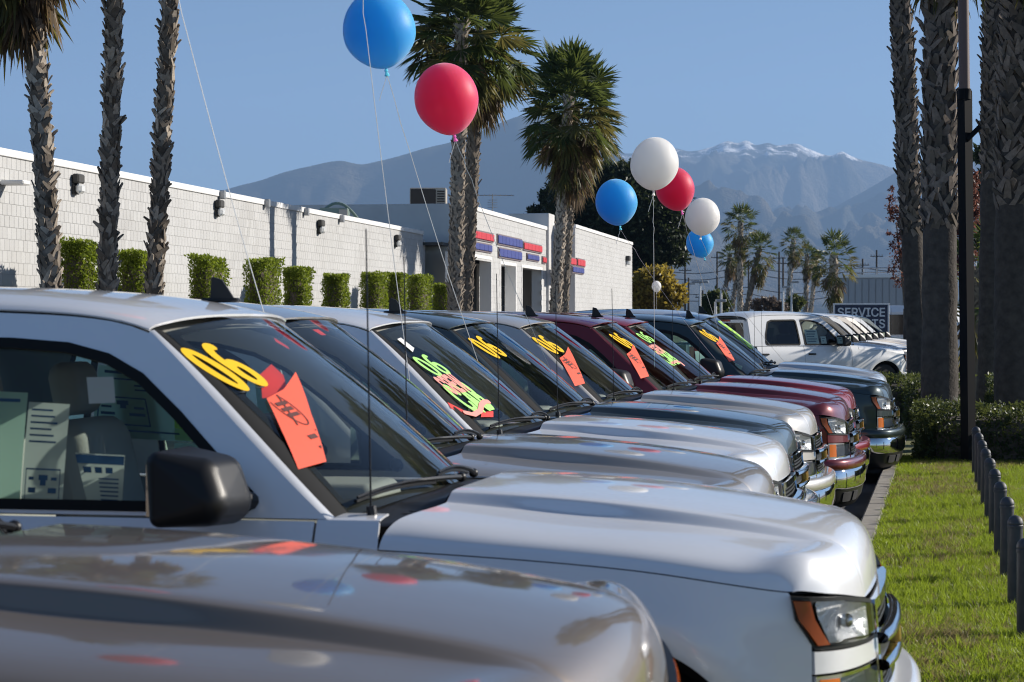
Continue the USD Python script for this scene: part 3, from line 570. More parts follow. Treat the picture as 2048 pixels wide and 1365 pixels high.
def grid_sheet(xs, ys, zf):
    X, Y = np.meshgrid(xs, ys, indexing='ij'); Z = zf(X, Y); idx = np.arange(X.size).reshape(X.shape)
    f = np.stack([idx[:-1, :-1], idx[1:, :-1], idx[1:, 1:], idx[:-1, 1:]], -1).reshape(-1, 4)
    return MB().add(np.stack([X, Y, Z], -1).reshape(-1, 3), f)
obj('ground', grid_sheet(np.concatenate([np.linspace(-24000, -100, 12), np.linspace(-60, 60, 13), np.linspace(100, 24000, 12)]), np.concatenate([[-2000, -300], np.linspace(-60, 60, 25), np.linspace(100, 25000, 25)]), lambda x, y: -0.06 + 0 * x), 'earth', kind='structure')
obj('parking_lot', grid_sheet(np.linspace(-40, 45, 40), np.linspace(-25, 135, 161), lambda x, y: gz(y)), 'asphalt', smooth=True, kind='structure')
LAWN_X0, LAWN_X1, LAWN_Y0, LAWN_Y1 = -0.52, 6.0, 2.0, 48.0
def lawn_z(x, y): return 0.095 + 0.02 * meshkit.noise(np.stack([x * 0.8, y * 0.8, 0 * x], -1), 3)
obj('lawn', grid_sheet(np.linspace(LAWN_X0, LAWN_X1, 60), np.linspace(LAWN_Y0, LAWN_Y1, 240), lawn_z), 'soil_green', smooth=True, kind='structure')
# kerb of cast stones, end to end
kerb = tag(UsdGeom.Xform.Define(stage, '/World/kerb'), kind='structure')
def kerb_stone(y0, y1): return MB().box((LAWN_X0 - 0.165, y0 + .004, -0.10), (LAWN_X0, y1 - .004, 0.118), 0.018)
for k in range(38): obj('kerb_stone', kerb_stone(4.0 + k * 1.2, 5.2 + k * 1.2), 'concrete', kerb)

RIDGE_A = [(-900, 500), (-300, 470), (200, 425), (380, 398), (430, 386), (480, 372), (520, 362), (570, 345), (620, 333), (680, 322), (722, 329), (760, 322), (800, 312), (850, 297), (900, 285), (950, 268), (1000, 247), (1050, 232), (1085, 238), (1120, 258), (1180, 292), (1220, 306), (1300, 345), (1420, 400), (1600, 470), (1800, 520), (2300, 560)]
RIDGE_B = [(700, 420), (900, 360), (1100, 318), (1180, 300), (1210, 292), (1255, 308), (1300, 301), (1345, 297), (1380, 303), (1425, 294), (1455, 283), (1475, 287), (1492, 282), (1512, 291), (1535, 287), (1555, 292), (1590, 288), (1618, 299), (1660, 312), (1684, 304), (1702, 313), (1725, 321), (1760, 329), (1800, 342), (1850, 356), (2050, 372), (2500, 400), (3200, 440)]
RIDGE_C = [(1100, 575), (1300, 520), (1400, 492), (1500, 470), (1560, 450), (1620, 435), (1700, 398), (1760, 365), (1800, 342), (1860, 326), (1950, 316), (2060, 306), (2300, 300), (2800, 330), (3400, 400)]
RIDGE_D = [(-900, 540), (-200, 520), (300, 470), (500, 428), (640, 415), (760, 430), (900, 425), (1050, 450), (1200, 480), (1340, 470), (1500, 505), (1700, 520), (1900, 500), (2300, 490), (2900, 520)]
def ridge(name, sil, R, depth_, seed, m, amp, n_az=520, n_r=70):
    sil = np.array(sil, float); px = np.linspace(sil[0, 0], sil[-1, 0], n_az); py = PchipInterpolator(sil[:, 0], sil[:, 1])(px)
    az = np.arctan2(px - 1024, FPX); H = HC + (HORIZON - py) / FPX * R * np.cos(az) / np.cos(az); dirs = FWD[None, :2] / np.linalg.norm(FWD[:2]) * np.cos(az)[:, None] + RGT[None, :2] * np.sin(az)[:, None]
    rr = np.concatenate([np.linspace(-1, 0, n_r - 14, endpoint=False), np.linspace(0, 0.5, 14)]); V = np.zeros((n_az, n_r, 3))
    for j, r in enumerate(rr):
        rad = R / np.cos(az) + r * depth_; p = dirs * rad[:, None]
        shape = (1 + r) ** 1.25 if r <= 0 else (1 - r * 1.6)
        q = np.stack([p[:, 0] / 1500, p[:, 1] / 1500, np.zeros(n_az)], 1); nz = 1 - 2 * np.abs(meshkit.fbm(q, 6, seed) - 0.5) * 2.0
        fine = meshkit.fbm(q * 4.2, 5, seed + 9) - 0.5
        fade = min(1, abs(r) * 3.0) ** 1.6; e = amp * (nz - 0.62) * fade * (0.35 + (1 + min(r, 0))) + 0.12 * amp * fine * min(1, 0.06 + abs(r) * 4) * (0.2 + (1 + min(r, 0)))
        V[:, j, :2] = p; V[:, j, 2] = np.maximum(H * max(shape, 0) + e * min(1.0, (1 + r) * 4), -30 if j else -60)
    idx = np.arange(n_az * n_r).reshape(n_az, n_r); f = np.stack([idx[:-1, :-1], idx[1:, :-1], idx[1:, 1:], idx[:-1, 1:]], -1).reshape(-1, 4)
    obj(name, MB().add(V.reshape(-1, 3), f[:, ::-1]), m, smooth=True, kind='structure')
ridge('mountain_ridge', RIDGE_A, 12500, 4200, 5, 'mountain', 900)
ridge('mountain_ridge', RIDGE_B, 17500, 4200, 21, 'mountain_snow', 1100)
ridge('mountain_ridge', RIDGE_C, 13800, 4200, 33, 'mountain', 800)
ridge('foothills', RIDGE_D, 9000, 2600, 41, 'mountain', 220)
# the air
usdkit.material(stage, '/World/Looks/haze', {'v': ('principled_volume', {'color': (0.39, 0.62, 1.0), 'density': 5.8e-5, 'anisotropy': 0.1})}, [], volume='v.volume')
obj('haze', MB().box((-23500, -1500, -70), (23500, 24500, 2600)), 'haze', smooth=False, kind='stuff')
# ------------------------------------------------------------------ the block buildings
mat('white_block', (0.475, 0.475, 0.472), rough=0.85, noise=(0.5, (0.40, 0.397, 0.39), 0.35, 0.7), bump=(60, 0.4, 0.008))
mat('white_block_worn', (0.445, 0.445, 0.44), rough=0.88, noise=(1.6, (0.485, 0.483, 0.478), 0.35, 0.7), bump=(60, 0.5, 0.008))
mat('block_joint', (0.36, 0.358, 0.352), rough=0.95)
mat('white_trim', (0.74, 0.73, 0.71), rough=0.6)
mat('stucco', (0.56, 0.55, 0.54), rough=0.9, noise=(0.7, (0.50, 0.49, 0.48)), bump=(50, 0.3, 0.01))
mat('roofing', (0.30, 0.30, 0.29), rough=0.95)
mat('sign_red', (0.56, 0.018, 0.035), rough=0.55, noise=(2.0, (0.48, 0.016, 0.03)))
mat('sign_blue', (0.022, 0.035, 0.19), rough=0.55, noise=(2.0, (0.03, 0.045, 0.23)))
mat('sign_edge', (0.16, 0.12, 0.13), rough=0.6)
mat('lamp_housing', (0.035, 0.033, 0.030), rough=0.6)
mat('lamp_lens', (0.70, 0.70, 0.68), rough=0.25, coat=0.6, bump=(80, 0.5, 0.01))
mat('bay_dark', (0.07, 0.068, 0.065), rough=0.7)
mat('bay_door', (0.22, 0.215, 0.21), rough=0.6)
mat('unit_beige', (0.42, 0.38, 0.32), rough=0.6)
mat('unit_brown', (0.05, 0.038, 0.03), rough=0.7)
mat('unit_green', (0.16, 0.22, 0.19), rough=0.5)
mat('galvanised', (0.35, 0.36, 0.37), rough=0.45, metallic=0.7)
BETA = YAW - math.atan((1765 - 1024) / FPX); BU = np.array([-math.sin(BETA), math.cos(BETA), 0]); BN = np.array([math.cos(BETA), math.sin(BETA), 0])
def lat(p): return float((np.asarray(p) - CAM) @ BN)
def on_plane(px, py, L):
    v = FWD + RGT * (px - 1024) / FPX - UPV * (py - 682.5) / FPX; return CAM + v * (L / (v @ BN))
L1 = lat(P(0, 297, 37.0)); ZT1 = float(P(0, 297, 37.0)[2])
L2 = lat(P(935, 411, 73.0)); ZT2 = float(P(935, 411, 73.0)[2]); L3 = lat(P(1150, 450, 91.0)); ZT3 = float(P(1150, 450, 91.0)[2])
def along(px, L): return float((on_plane(px, 500, L) - CAM) @ BU)
A1a, A1b = along(-420, L1), along(845, L1); A2a, A2b = along(935, L2), along(1092, L2); A3a, A3b = along(1150, L3), along(1264, L3)
def bpt(a, n, z): return CAM * [1, 1, 0] + BU * a + BN * n + np.array([0, 0, z])
def bbox(a0, a1, n0, n1, z0, z1, bevel=0.0, mb=None):
    m = MB().box((a0, n0, z0), (a1, n1, z1), bevel).mesh(); v = np.array(m.vertices); w = CAM * [1, 1, 0] + v[:, :1] * BU + v[:, 1:2] * BN + v[:, 2:] * [0, 0, 1]
    mb = mb or MB(); f = np.array(m.faces)[:, ::-1]; return mb.add(w, f)
def blocks(parent, a0, a1, L, z0, z1, bw, bh, holes=(), single=0, key=lambda a, z: a, mats=('white_block', 'white_block_worn')):
    cells = []
    r = 0; z = z1
    while z - bh > z0:
        a = a0 - (bw / 2 if r % 2 else 0)
        while a < a1 - 0.01:
            lo, hi = max(a, a0), min(a + bw, a1)
            if hi - lo > 0.05 and not any(h0 < (lo + hi) / 2 < h1 and g0 < z - bh / 2 < g1 for h0, h1, g0, g1 in holes): cells.append((lo, hi, z - bh, z))
            a += bw
        z -= bh; r += 1
    cells.sort(key=lambda c: key((c[0] + c[1]) / 2, (c[2] + c[3]) / 2)); rest = [MB(), MB()]
    for i, (lo, hi, zl, zh) in enumerate(cells):
        j = 0.004; o = 0.006 + 0.002 * RNG.random(); q = int(RNG.random() < 0.3)
        if i < single: obj('block', bbox(lo + j, hi - j, L - .05, L + o, zl + j, zh - j, .004), mats[q], parent, smooth=False)
        else:
            w = [bpt(*c) for c in [(lo + j, L - .01, zl + j), (hi - j, L - .01, zl + j), (hi - j, L - .01, zh - j), (lo + j, L - .01, zh - j), (lo + j, L + o, zl + j), (hi - j, L + o, zl + j), (hi - j, L + o, zh - j), (lo + j, L + o, zh - j)]]
            rest[q].add(w, [(4, 5, 6, 7), (0, 4, 7, 3), (5, 1, 2, 6), (7, 6, 2, 3), (0, 1, 5, 4)])
    for q in (0, 1):
        if rest[q].v: obj('blocks', rest[q], mats[q], parent, smooth=False, kind='stuff')
    return cells
b1 = thing('block_building', 'long low white painted block building behind the row of hedges and palm trunks', 'building')
obj('wall', bbox(A1a, A1b, L1 - 14, L1, -0.2, ZT1 - 0.02), 'block_joint', b1, smooth=False)
vis = along(0, L1)
blocks(b1, A1a, A1b, L1, 1.2, ZT1 - 0.13, 0.203, 0.203, single=290, key=lambda a, z: abs(a - vis - 2.6) / 4 + (4.6 - z) * 0.9)
obj('coping', bbox(A1a, A1b + .03, L1 - 0.25, L1 + 0.04, ZT1 - 0.125, ZT1 + 0.01, .01), 'white_trim', b1, smooth=False)
obj('roof', bbox(A1a + .1, A1b - .1, L1 - 13.9, L1 - 0.3, ZT1 - 0.6, ZT1 - 0.55), 'roofing', b1, smooth=False)
obj('gutter_end', bbox(A1b + .04, A1b + 0.75, L1 - 0.9, L1 - 0.02, -0.2, ZT1 - 0.02, .25), 'stucco', b1, smooth=30)
for px, py in ((148, 370), (432, 418), (636, 455), (790, 483)):
    a = along(px, L1); z = float(on_plane(px, py, L1)[2])
    w = obj('wall_lamp', bbox(a - .17, a + .17, L1 + .02, L1 + .16, z + .02, z + .20, .03, bbox(a - .14, a + .14, L1 + .012, L1 + .06, z - .18, z + .02, .01)), 'lamp_housing', b1, smooth=False)
    obj('lens', bbox(a - .13, a + .13, L1 + .06, L1 + .19, z - .17, z + .02, .05), 'lamp_lens', w, smooth=False)
for px, py in ((438, 390), (528, 407), (607, 424), (678, 438)):
    a = along(px, L1); z = float(on_plane(px, py, L1)[2]); obj('bracket', bbox(a - .07, a + .07, L1 + .02, L1 + .15, z - .10, z + .10, .012), 'galvanised', b1, smooth=False)
a = along(2, L1); z = float(on_plane(2, 366, L1)[2]); fl = obj('floodlight', bbox(a - .10, a + .22, L1 + .02, L1 + .45, z - .04, z + .04, .02), 'white_trim', b1, smooth=False)

b2 = thing('garage_building', 'taller white service garage with two open bay doors and red and blue sign boards', 'building')
ho = [(along(915, L2), along(983, L2)), (along(1000, L2), along(1032, L2)), (along(1043, L2), along(1084, L2))]
zd = float(on_plane(933, 512, L2)[2])
A2s = A2a - 0.8
holes = [(ho[0][0], ho[0][1], -1, zd), (ho[1][0], ho[1][1], -1, zd - .1), (ho[2][0], ho[2][1], -1, zd - .1)]
wl = MB()
edges = [A2s, ho[0][0], ho[0][1], ho[1][0], ho[1][1], ho[2][0], ho[2][1], A2b]
for i in range(0, 8, 2): bbox(edges[i], edges[i + 1], L2 - .4, L2, -.2, zd, 0, wl)
bbox(A2s, A2b, L2 - .4, L2, zd, ZT2 - .02, 0, wl)
obj('wall', wl, 'block_joint', b2, smooth=False)
blocks(b2, A2s, A2b, L2, 1.0, ZT2 - 0.13, 0.42, 0.21, holes=[(h0, h1, -1, z_) for h0, h1, _, z_ in holes])
obj('coping', bbox(A2s - .03, A2b + .03, L2 - .35, L2 + .05, ZT2 - .125, ZT2 + .03, .01), 'white_trim', b2, smooth=False)
obj('side_wall', bbox(A2s - .02, A2s + .3, L2 - 16, L2 - .42, -.2, ZT2 + .02), 'stucco', b2, smooth=False)
obj('back_wall', bbox(A2s + .3, A2b, L2 - 16, L2 - 15.7, -.2, ZT2, 0, bbox(A2b - .3, A2b, L2 - 15.7, L2 - .42, -.2, ZT2 - .01)), 'stucco', b2, smooth=False)
obj('roof', bbox(A2s + .3, A2b - .3, L2 - 15.7, L2 - .42, ZT2 - .5, ZT2 - .4), 'roofing', b2, smooth=False)
obj('drain_pipe', MB().tube([bpt(A2s - .10, L2 - 4.0, 0), bpt(A2s - .10, L2 - 4.0, ZT2 - .1)], .06, 8), 'galvanised', b2)
for i, (h0, h1, _, z_) in enumerate(holes):
    fr = MB()
    for lo, hi in ((h0 - .02, h0 + .12), (h1 - .12, h1 + .02)): bbox(lo, hi, L2 - .42, L2 + .022, -.2, z_ + .10, .01, fr)
    bbox(h0 + .12, h1 - .12, L2 - .42, L2 + .024, z_ - .02, z_ + .10, .01, fr); fp = obj('door_frame', fr, 'white_trim', b2, smooth=False)
    if i == 1: obj('closed_door', bbox(h0 + .12, h1 - .12, L2 - .9, L2 - .8, -.2, z_), 'white_trim', b2, smooth=False)
    else:
        d = MB()
        for q in range(5): bbox(h0 + .12, h1 - .12, L2 - 1.6, L2 - 1.52, .1 + q * .78, .84 + q * .78, .02, d)
        obj('bay_interior', bbox(h0 - .3, h1 + .3, L2 - 6, L2 - 5.8, -.2, z_ + .5, 0, bbox(h0 - .3, h1 + .3, L2 - 5.8, L2 - .45, z_ + .3, z_ + .4)), 'bay_dark', b2, smooth=False)
        obj('roll_up_door', d, 'bay_door' if i == 0 else 'bay_dark', b2, smooth=False)
def board(px0, px1, L, y0, y1, m, parent):
    """A sign board: its upper edge runs at y0 (left end) in the photograph."""
    a0, a1 = along(px0, L), along(px1, L); zt, zb = float(on_plane(px0, y0, L)[2]), float(on_plane(px0, y1, L)[2])
    s = obj('sign_board', bbox(a0 - .05, a1 + .05, L + .02, L + .05, zb - .05, zt + .05), 'sign_edge', parent, smooth=False)
    n = max(3, int((a1 - a0) / .75)); st = (a1 - a0) / n
    for k in range(n): obj('sign_panel', bbox(a0 + k * st + .012, a0 + (k + 1) * st - .012, L + .052, L + .09, zb, zt, .02), m, s, smooth=False)
S = 2.926
for z0, z1, ya, yb, c in ((997, 1124, 324, 366, 'r'), (1012, 1113, 396, 434, 'b'), (1150, 1291, 352, 400, 'b'), (1156, 1288, 430, 477, 'b'), (1302, 1407, 396, 434, 'r'), (1323, 1390, 464, 493, 'b'), (1413, 1433, 482, 512, 'r')):
    board(600 + z0 / S, 600 + z1 / S, L2, 350 + ya / S, 350 + yb / S, 'sign_red' if c == 'r' else 'sign_blue', b2)

b3 = thing('showroom_building', 'white block building at the far end with one small red and blue sign', 'building')
obj('wall', bbox(A3a, A3b, L3 - 16, L3, -.2, ZT3 - .02), 'block_joint', b3, smooth=False)
blocks(b3, A3a, A3b, L3, 1.0, ZT3 - .13, 0.42, 0.21)
obj('end_wall', bbox(A3a - .03, A3a - .004, L3 - 14, L3, -.2, ZT3 - .03), 'stucco', b3, smooth=False)
obj('coping', bbox(A3a - .05, A3b + .03, L3 - .3, L3 + .05, ZT3 - .125, ZT3 + .02, .01), 'white_trim', b3, smooth=False)
obj('parapet_post', bbox(A2b + .05, A2b + 1.6, L2 - 1.6, L2 + .12, -.2, float(on_plane(1096, 428, L2)[2]), .02), 'stucco', b3, smooth=False)
obj('raised_parapet', bbox(A2b + 1.7, A2b + 2.1, L2 - 9, L2 - 1.62, ZT2 - 1.0, float(on_plane(1090, 428, L2)[2]) - .02), 'stucco', b3, smooth=False)
for z0, z1, ya, yb, c in ((1560, 1607, 484, 520, 'r'), (1616, 1660, 493, 530, 'r'), (1588, 1653, 537, 568, 'b')):
    board(600 + z0 / S, 600 + z1 / S, L3, 350 + ya / S, 350 + yb / S, 'sign_red' if c == 'r' else 'sign_blue', b3)
a, z = along(1252, L3), float(on_plane(1252, 521, L3)[2])
w = obj('wall_lamp', bbox(a - .3, a + .3, L3 + .02, L3 + .22, z - .02, z + .22, .03), 'lamp_housing', b3, smooth=False)
obj('lens', bbox(a - .2, a + .2, L3 + .02, L3 + .2, z - .24, z - .03, .04), 'lamp_lens', w, smooth=False)

# rooftop equipment
p = P(857, 405, 78); u = thing('rooftop_unit', 'boxy beige and brown cooling unit on the garage roof', 'air conditioner', p, YAW)
obj('cabinet', MB().box((-.66, -.5, -.45), (.66, .6, .50), .03), 'unit_beige', u, smooth=False)
obj('grille', MB().box((-.63, -.53, -.42), (.28, -.505, .45), .008), 'unit_brown', u, smooth=False)
for k in range(9): obj('louvre', MB().box((.33, -.52, -.38 + k * .09), (.60, -.502, -.33 + k * .09), .004), 'unit_brown', u, smooth=False)
for x in (-.5, .5): obj('leg', MB().box((x - .05, -.4, -1.0), (x + .05, .5, -.45)), 'galvanised', u, smooth=False)
p = P(680, 424, 66); u = thing('rooftop_unit', 'low green box with a curved pipe on the long low roof', 'roof unit', p, YAW)
obj('cabinet', MB().box((-.6, -.4, -.6), (.28, .4, .10), .03), 'unit_green', u, smooth=False)
obj('panel', MB().box((.0, -.42, -.5), (.26, -.402, .05), .005), 'unit_beige', u, smooth=False)
obj('pipe', MB().tube([(-.72 + 1.25 * q, .1, -.35 + .62 * math.sin(math.pi * (0.08 + .84 * q))) for q in np.linspace(0, 1, 14)], .045, 8), 'unit_green', u)
p = P(985, 391, 80); u = thing('tv_antenna', 'thin metal television aerial on a short mast above the garage roof', 'antenna', p, YAW)
obj('mast', MB().tube([(0, 0, -1.2), (0, 0, .05)], .025, 6), 'galvanised', u); obj('boom', MB().tube([(-.75, 0, 0), (.8, .15, 0)], .018, 6), 'galvanised', u)
for k in range(8): x = -.7 + k * .2; obj('element', MB().tube([(x, -.5 + .03 * k, 0), (x, .5 - .03 * k, 0)], .012, 5), 'galvanised', u)
for k in range(4): obj('cross_rod', MB().tube([(-.18, 0, -.18 - k * .09), (.18, 0, -.18 - k * .09)], .010, 5), 'galvanised', u)
# ------------------------------------------------------------------ vegetation
mat('palm_bark', (0.115, 0.092, 0.072), rough=0.95, noise=(7.0, (0.20, 0.165, 0.13), 0.3, 0.7), bump=(30, 0.8, 0.02))
mat('palm_bark_smooth', (0.032, 0.026, 0.022), rough=0.95, noise=(9.0, (0.075, 0.062, 0.052), 0.3, 0.7), bump=(26, 0.8, 0.015))
def boot_mat(name, c1, c2):
    usdkit.material(stage, f'/World/Looks/{name}', {'g': ('geometry', {}), 'o': ('object_info', {}), 's': ('math', {'math_type': 'add'}), 'w': ('math', {'math_type': 'fraction'}), 'r': ('rgb_ramp', {'ramp': [(0.0, c1), (1.0, c2)]}), 'c': ('texture_coordinate', {}), 'n': ('noise_texture', {'scale': 22.0, 'detail': 4.0}), 'm': ('mix_color', {'blend_type': 'multiply', 'fac': 0.6}), 'k': ('rgb_ramp', {'ramp': [(0.3, (0.5, 0.48, 0.46)), (0.7, (1.1, 1.1, 1.1))]}), 'p': ('principled_bsdf', {'roughness': 0.85, 'specular_ior_level': 0.3})},
        [('g.random_per_island', 's.value1'), ('o.random', 's.value2'), ('s.value', 'w.value1'), ('w.value', 'r.fac'), ('c.object', 'n.vector'), ('n.fac', 'k.fac'), ('r.color', 'm.a'), ('k.color', 'm.b'), ('m.result', 'p.base_color')], surface='p.BSDF')
boot_mat('palm_boot', (0.17, 0.14, 0.11), (0.50, 0.43, 0.35))
boot_mat('palm_boot_grey', (0.11, 0.09, 0.075), (0.27, 0.22, 0.185))
boot_mat('palm_boot_dark', (0.09, 0.072, 0.055), (0.17, 0.14, 0.11))
leaf_mat('palm_green', (0.040, 0.068, 0.015), (0.12, 0.15, 0.034), trans=0.30)
leaf_mat('palm_olive', (0.09, 0.095, 0.025), (0.22, 0.19, 0.055), trans=0.30)
leaf_mat('palm_dead', (0.11, 0.075, 0.04), (0.26, 0.18, 0.10), trans=0.25)
def axis_curve(p0, p1, n, bow=0.0):
    p0, p1 = np.asarray(p0, float), np.asarray(p1, float); q = np.linspace(0, 1, n)[:, None]; side = np.array([RGT[0], RGT[1], 0])
    return p0 + (p1 - p0) * q + side * bow * np.sin(np.pi * q)
def frond_mesh(rng, d, lp, lb, nseg, droop, spread=115, w=0.045):
    """One fan leaf from the origin: a stalk along d, then a pleated fan of pointed strips."""
    d = d / np.linalg.norm(d); s = np.cross(d, [0, 0, 1.0]); s = s / (np.linalg.norm(s) + 1e-9) if np.linalg.norm(s) > 1e-3 else np.array([1.0, 0, 0])
    roll = rng.normal(0, .35); up = np.cross(s, d); s, up = s * math.cos(roll) + up * math.sin(roll), up * math.cos(roll) - s * math.sin(roll)
    mb = MB(); q = np.linspace(0, 1, 4)[:, None]; st = d * lp * q - np.array([0, 0, 1.0]) * droop * .35 * lp * q ** 2
    t = st[-1] - st[-2]; t /= np.linalg.norm(t)
    a, b = s * .018, up * .006
    v = np.concatenate([[p + a * (1 - .5 * k / 3), p - a * (1 - .5 * k / 3)] for k, p in enumerate(st)]); mb.add(v, [(2 * k, 2 * k + 1, 2 * k + 3, 2 * k + 2) for k in range(3)])
    c = st[-1]
    for i in range(nseg):
        an = math.radians(-spread + 2 * spread * (i + .5) / nseg + rng.normal(0, 2)); L = lb * (0.72 + .28 * math.cos(an * .8)) * rng.uniform(.85, 1.1)
        dir_ = t * math.cos(an) + s * math.sin(an); n_ = np.cross(dir_, up); pl = (1 if i % 2 else -1) * .02
        m1 = c + dir_ * L * .55 + up * pl - np.array([0, 0, 1]) * droop * L * .08; tip = c + dir_ * L - np.array([0, 0, 1]) * droop * L * (.12 + .30 * rng.random())
        ww = w * L / .7; mb.add([c, m1 + n_ * ww, tip, m1 - n_ * ww, m1 - up * pl * 2.2], [(0, 1, 4), (1, 2, 4), (0, 4, 3), (4, 2, 3)])
    return mb
def palm(label, base, top, r0, r1, crown=None, boots=(0.0, 1.0), density=1.0, single=0, group=None, boot='palm_boot', bow=0.0, seed=0, name='palm_tree', flare=1.0, smooth_part=0.0, spike=0.5, dead=26, green=50, size=1.0, nseg=18, bootscale=1.0, skirt=1.0):
    rng = np.random.default_rng(1000 + seed); base, top = np.asarray(base, float), np.asarray(top, float)
    t = thing(name, label, 'palm tree', base, 0, group); H = np.linalg.norm(top - base)
    pts = axis_curve(base, top, 26, bow) - base; q = np.linspace(0, 1, 26); rr = r0 + (r1 - r0) * q + r0 * .55 * (flare) * np.exp(-q * H / .45) + .012 * np.sin(q * 60 + seed)
    obj('trunk', MB().tube(pts, rr * np.where(q > smooth_part, .93, 1.0), 14), 'palm_bark' if smooth_part == 0 else 'palm_bark_smooth', t, smooth=True)
    z0, z1 = boots[0] * H, boots[1] * H; cells = []; step = .088 * bootscale; k = 0
    z = z0
    while z < z1:
        n = max(5, int(round(2 * math.pi * (r0 + (r1 - r0) * z / H) / (.125 * bootscale) * density)))
        for j in range(n): cells.append((z + rng.uniform(-.05, .05) * bootscale, (j + .5 * (k % 2) + rng.uniform(-.2, .2)) * 2 * math.pi / n))
        z += step; k += 1
    cam_dir = (CAM - base)[:2]; cam_az = math.atan2(cam_dir[1], cam_dir[0]); made = []
    for z, az in cells:
        f = min(max(z / H, 0), 1); c = np.array([np.interp(f, q, pts[:, i]) for i in range(3)]); r = np.interp(f, q, rr); o = np.array([math.cos(az), math.sin(az), 0]); s = np.array([-math.sin(az), math.cos(az), 0]); u = np.array([0, 0, 1.0])
        out = (.018 + (.085 * rng.random() ** 2 if rng.random() < spike else .022 * rng.random())) * (bootscale ** .5); Lb = rng.uniform(.11, .25) * bootscale; wd = rng.uniform(.026, .060) * bootscale; tw = rng.choice([-1, 1]) * rng.uniform(.1, .95)
        ax = u * math.cos(tw) + s * math.sin(tw); sx = s * math.cos(tw) - u * math.sin(tw); p0 = c + o * (r * .90) - ax * Lb * .45; p1 = c + o * (r + out * .5) + ax * Lb * .2; p2 = c + o * (r + out) + ax * Lb * .62
        v = [p0 - sx * wd, p0 + sx * wd, p1 + sx * wd * .75, p1 - sx * wd * .75, p2 + sx * wd * .42, p2 - sx * wd * .42, p1 - o * .025 + sx * wd * .7, p1 - o * .025 - sx * wd * .7, p2 - o * .02 + sx * wd * .4, p2 - o * .02 - sx * wd * .4]
        F = [(0, 1, 2), (0, 2, 3), (3, 2, 4), (3, 4, 5), (7, 9, 8), (7, 8, 6), (5, 4, 8), (5, 8, 9), (2, 6, 8), (2, 8, 4), (3, 5, 9), (3, 9, 7), (1, 6, 2), (0, 3, 7)]
        w = base + p1; pr = project(w); face = math.cos(az - cam_az); vis = face > -.15 and -20 < pr[0] < 2068 and -20 < pr[1] < 1385
        made.append((0 if vis else 1, -face, v, F))
    made.sort(key=lambda m: (m[0], m[1])); rest = MB(); dark = boot == 'palm_boot'
    for i, (hid, _, v, F) in enumerate(made):
        if i < single and not hid: obj('leaf_base', MB().add(v, F), boot if rng.random() < .72 else 'palm_boot_dark', t, smooth=False)
        else: rest.add(v, F)
    if rest.v: obj('leaf_bases', rest, boot, t, smooth=False, kind='stuff')
    if crown is None: return t
    c = pts[-1]
    for i in range(green):
        f = (i + .5) / green; el = math.radians(82 - 116 * f ** .9 + rng.normal(0, 6)); az = i * 2.39996 + rng.normal(0, .2); d = np.array([math.cos(el) * math.cos(az), math.cos(el) * math.sin(az), math.sin(el)])
        m = frond_mesh(rng, d, size * rng.uniform(.70, 1.0), size * rng.uniform(.58, .76), nseg, .08 + .62 * f); off = c + [0, 0, -size * .55 * f] + d * .08
        mm = m.mesh(); obj('frond', (mm.vertices + off, mm.faces), 'palm_green' if f < .55 or rng.random() < .45 else 'palm_olive', t, smooth=False)
    for i in range(dead):
        f = (i + .5) / dead; el = math.radians(-38 - 42 * f + rng.normal(0, 6)); az = i * 2.39996 + rng.normal(0, .3); d = np.array([math.cos(el) * math.cos(az), math.cos(el) * math.sin(az), math.sin(el)])
        m = frond_mesh(rng, d, size * rng.uniform(.42, .62), size * rng.uniform(.55, .75), max(7, nseg - 6), 1.2, 55); off = c + [0, 0, -size * (.45 + .85 * skirt * f)] + d * .10
        mm = m.mesh(); obj('dead_frond', (mm.vertices + off, mm.faces), 'palm_dead' if rng.random() < .5 else 'palm_olive', t, smooth=False)
    for i in range(4 if nseg > 12 else 0):       # hanging flower stalks
        az = rng.uniform(0, 6.28); o = np.array([math.cos(az), math.sin(az), 0]); pth = [c + o * (1.25 * size * k) + np.array([0, 0, -.35 - 1.1 * k * k + .35 * k]) * size for k in np.linspace(0.1, 1, 7)]; mb = MB().tube(pth, .012, 4)
        for b in range(14):
            a0 = pth[3 + b % 4]; mb.tube([a0, a0 + rng.normal(0, .06, 3) + [0, 0, -.15], a0 + rng.normal(0, .09, 3) + [0, 0, -.38]], .006, 3)
        obj('flower_stalk', mb, 'palm_dead', t, smooth=False)
    return t
GP = 'palms standing along the block wall'
def at_ground(px, d, z=0.0): p = P(px, 700, d); p[2] = z; return p
def palm_px(label, xb, xt, yt, d, r0, r1, **kw):
    """Trunk standing on the ground where the photograph shows it at (xb, 600) and reaching (xt, yt)."""
    top = P(xt, yt, d); b = P(xb, 600, d); k = (0 - top[2]) / (b[2] - top[2]); base = top + (b - top) * k; return palm(label, base, top, r0, r1, **kw)
palm_px('leaning palm with a ragged brown skirt at the top left corner of the photo', 97, 40, -270, 31.0, .145, .120, crown=True, single=240, group=GP, seed=1, bow=.06, dead=40)
palm_px('straight shaggy palm trunk, second from the left, in front of the block wall', 214, 240, -480, 33.2, .135, .115, crown=True, single=240, group=GP, seed=2, dead=30)
palm_px('shaggy palm trunk leaning right, third from the left, in front of the block wall', 307, 366, -460, 35.3, .135, .115, crown=True, single=240, group=GP, seed=3, dead=30)
palm_px('bushy palm behind the large red balloon, left trunk of the pair', 910, 924, 42, 55, .19, .15, crown=True, group=GP, seed=4, density=.9, size=1.05, bootscale=1.0, dead=24, spike=.35, green=70, skirt=.5)
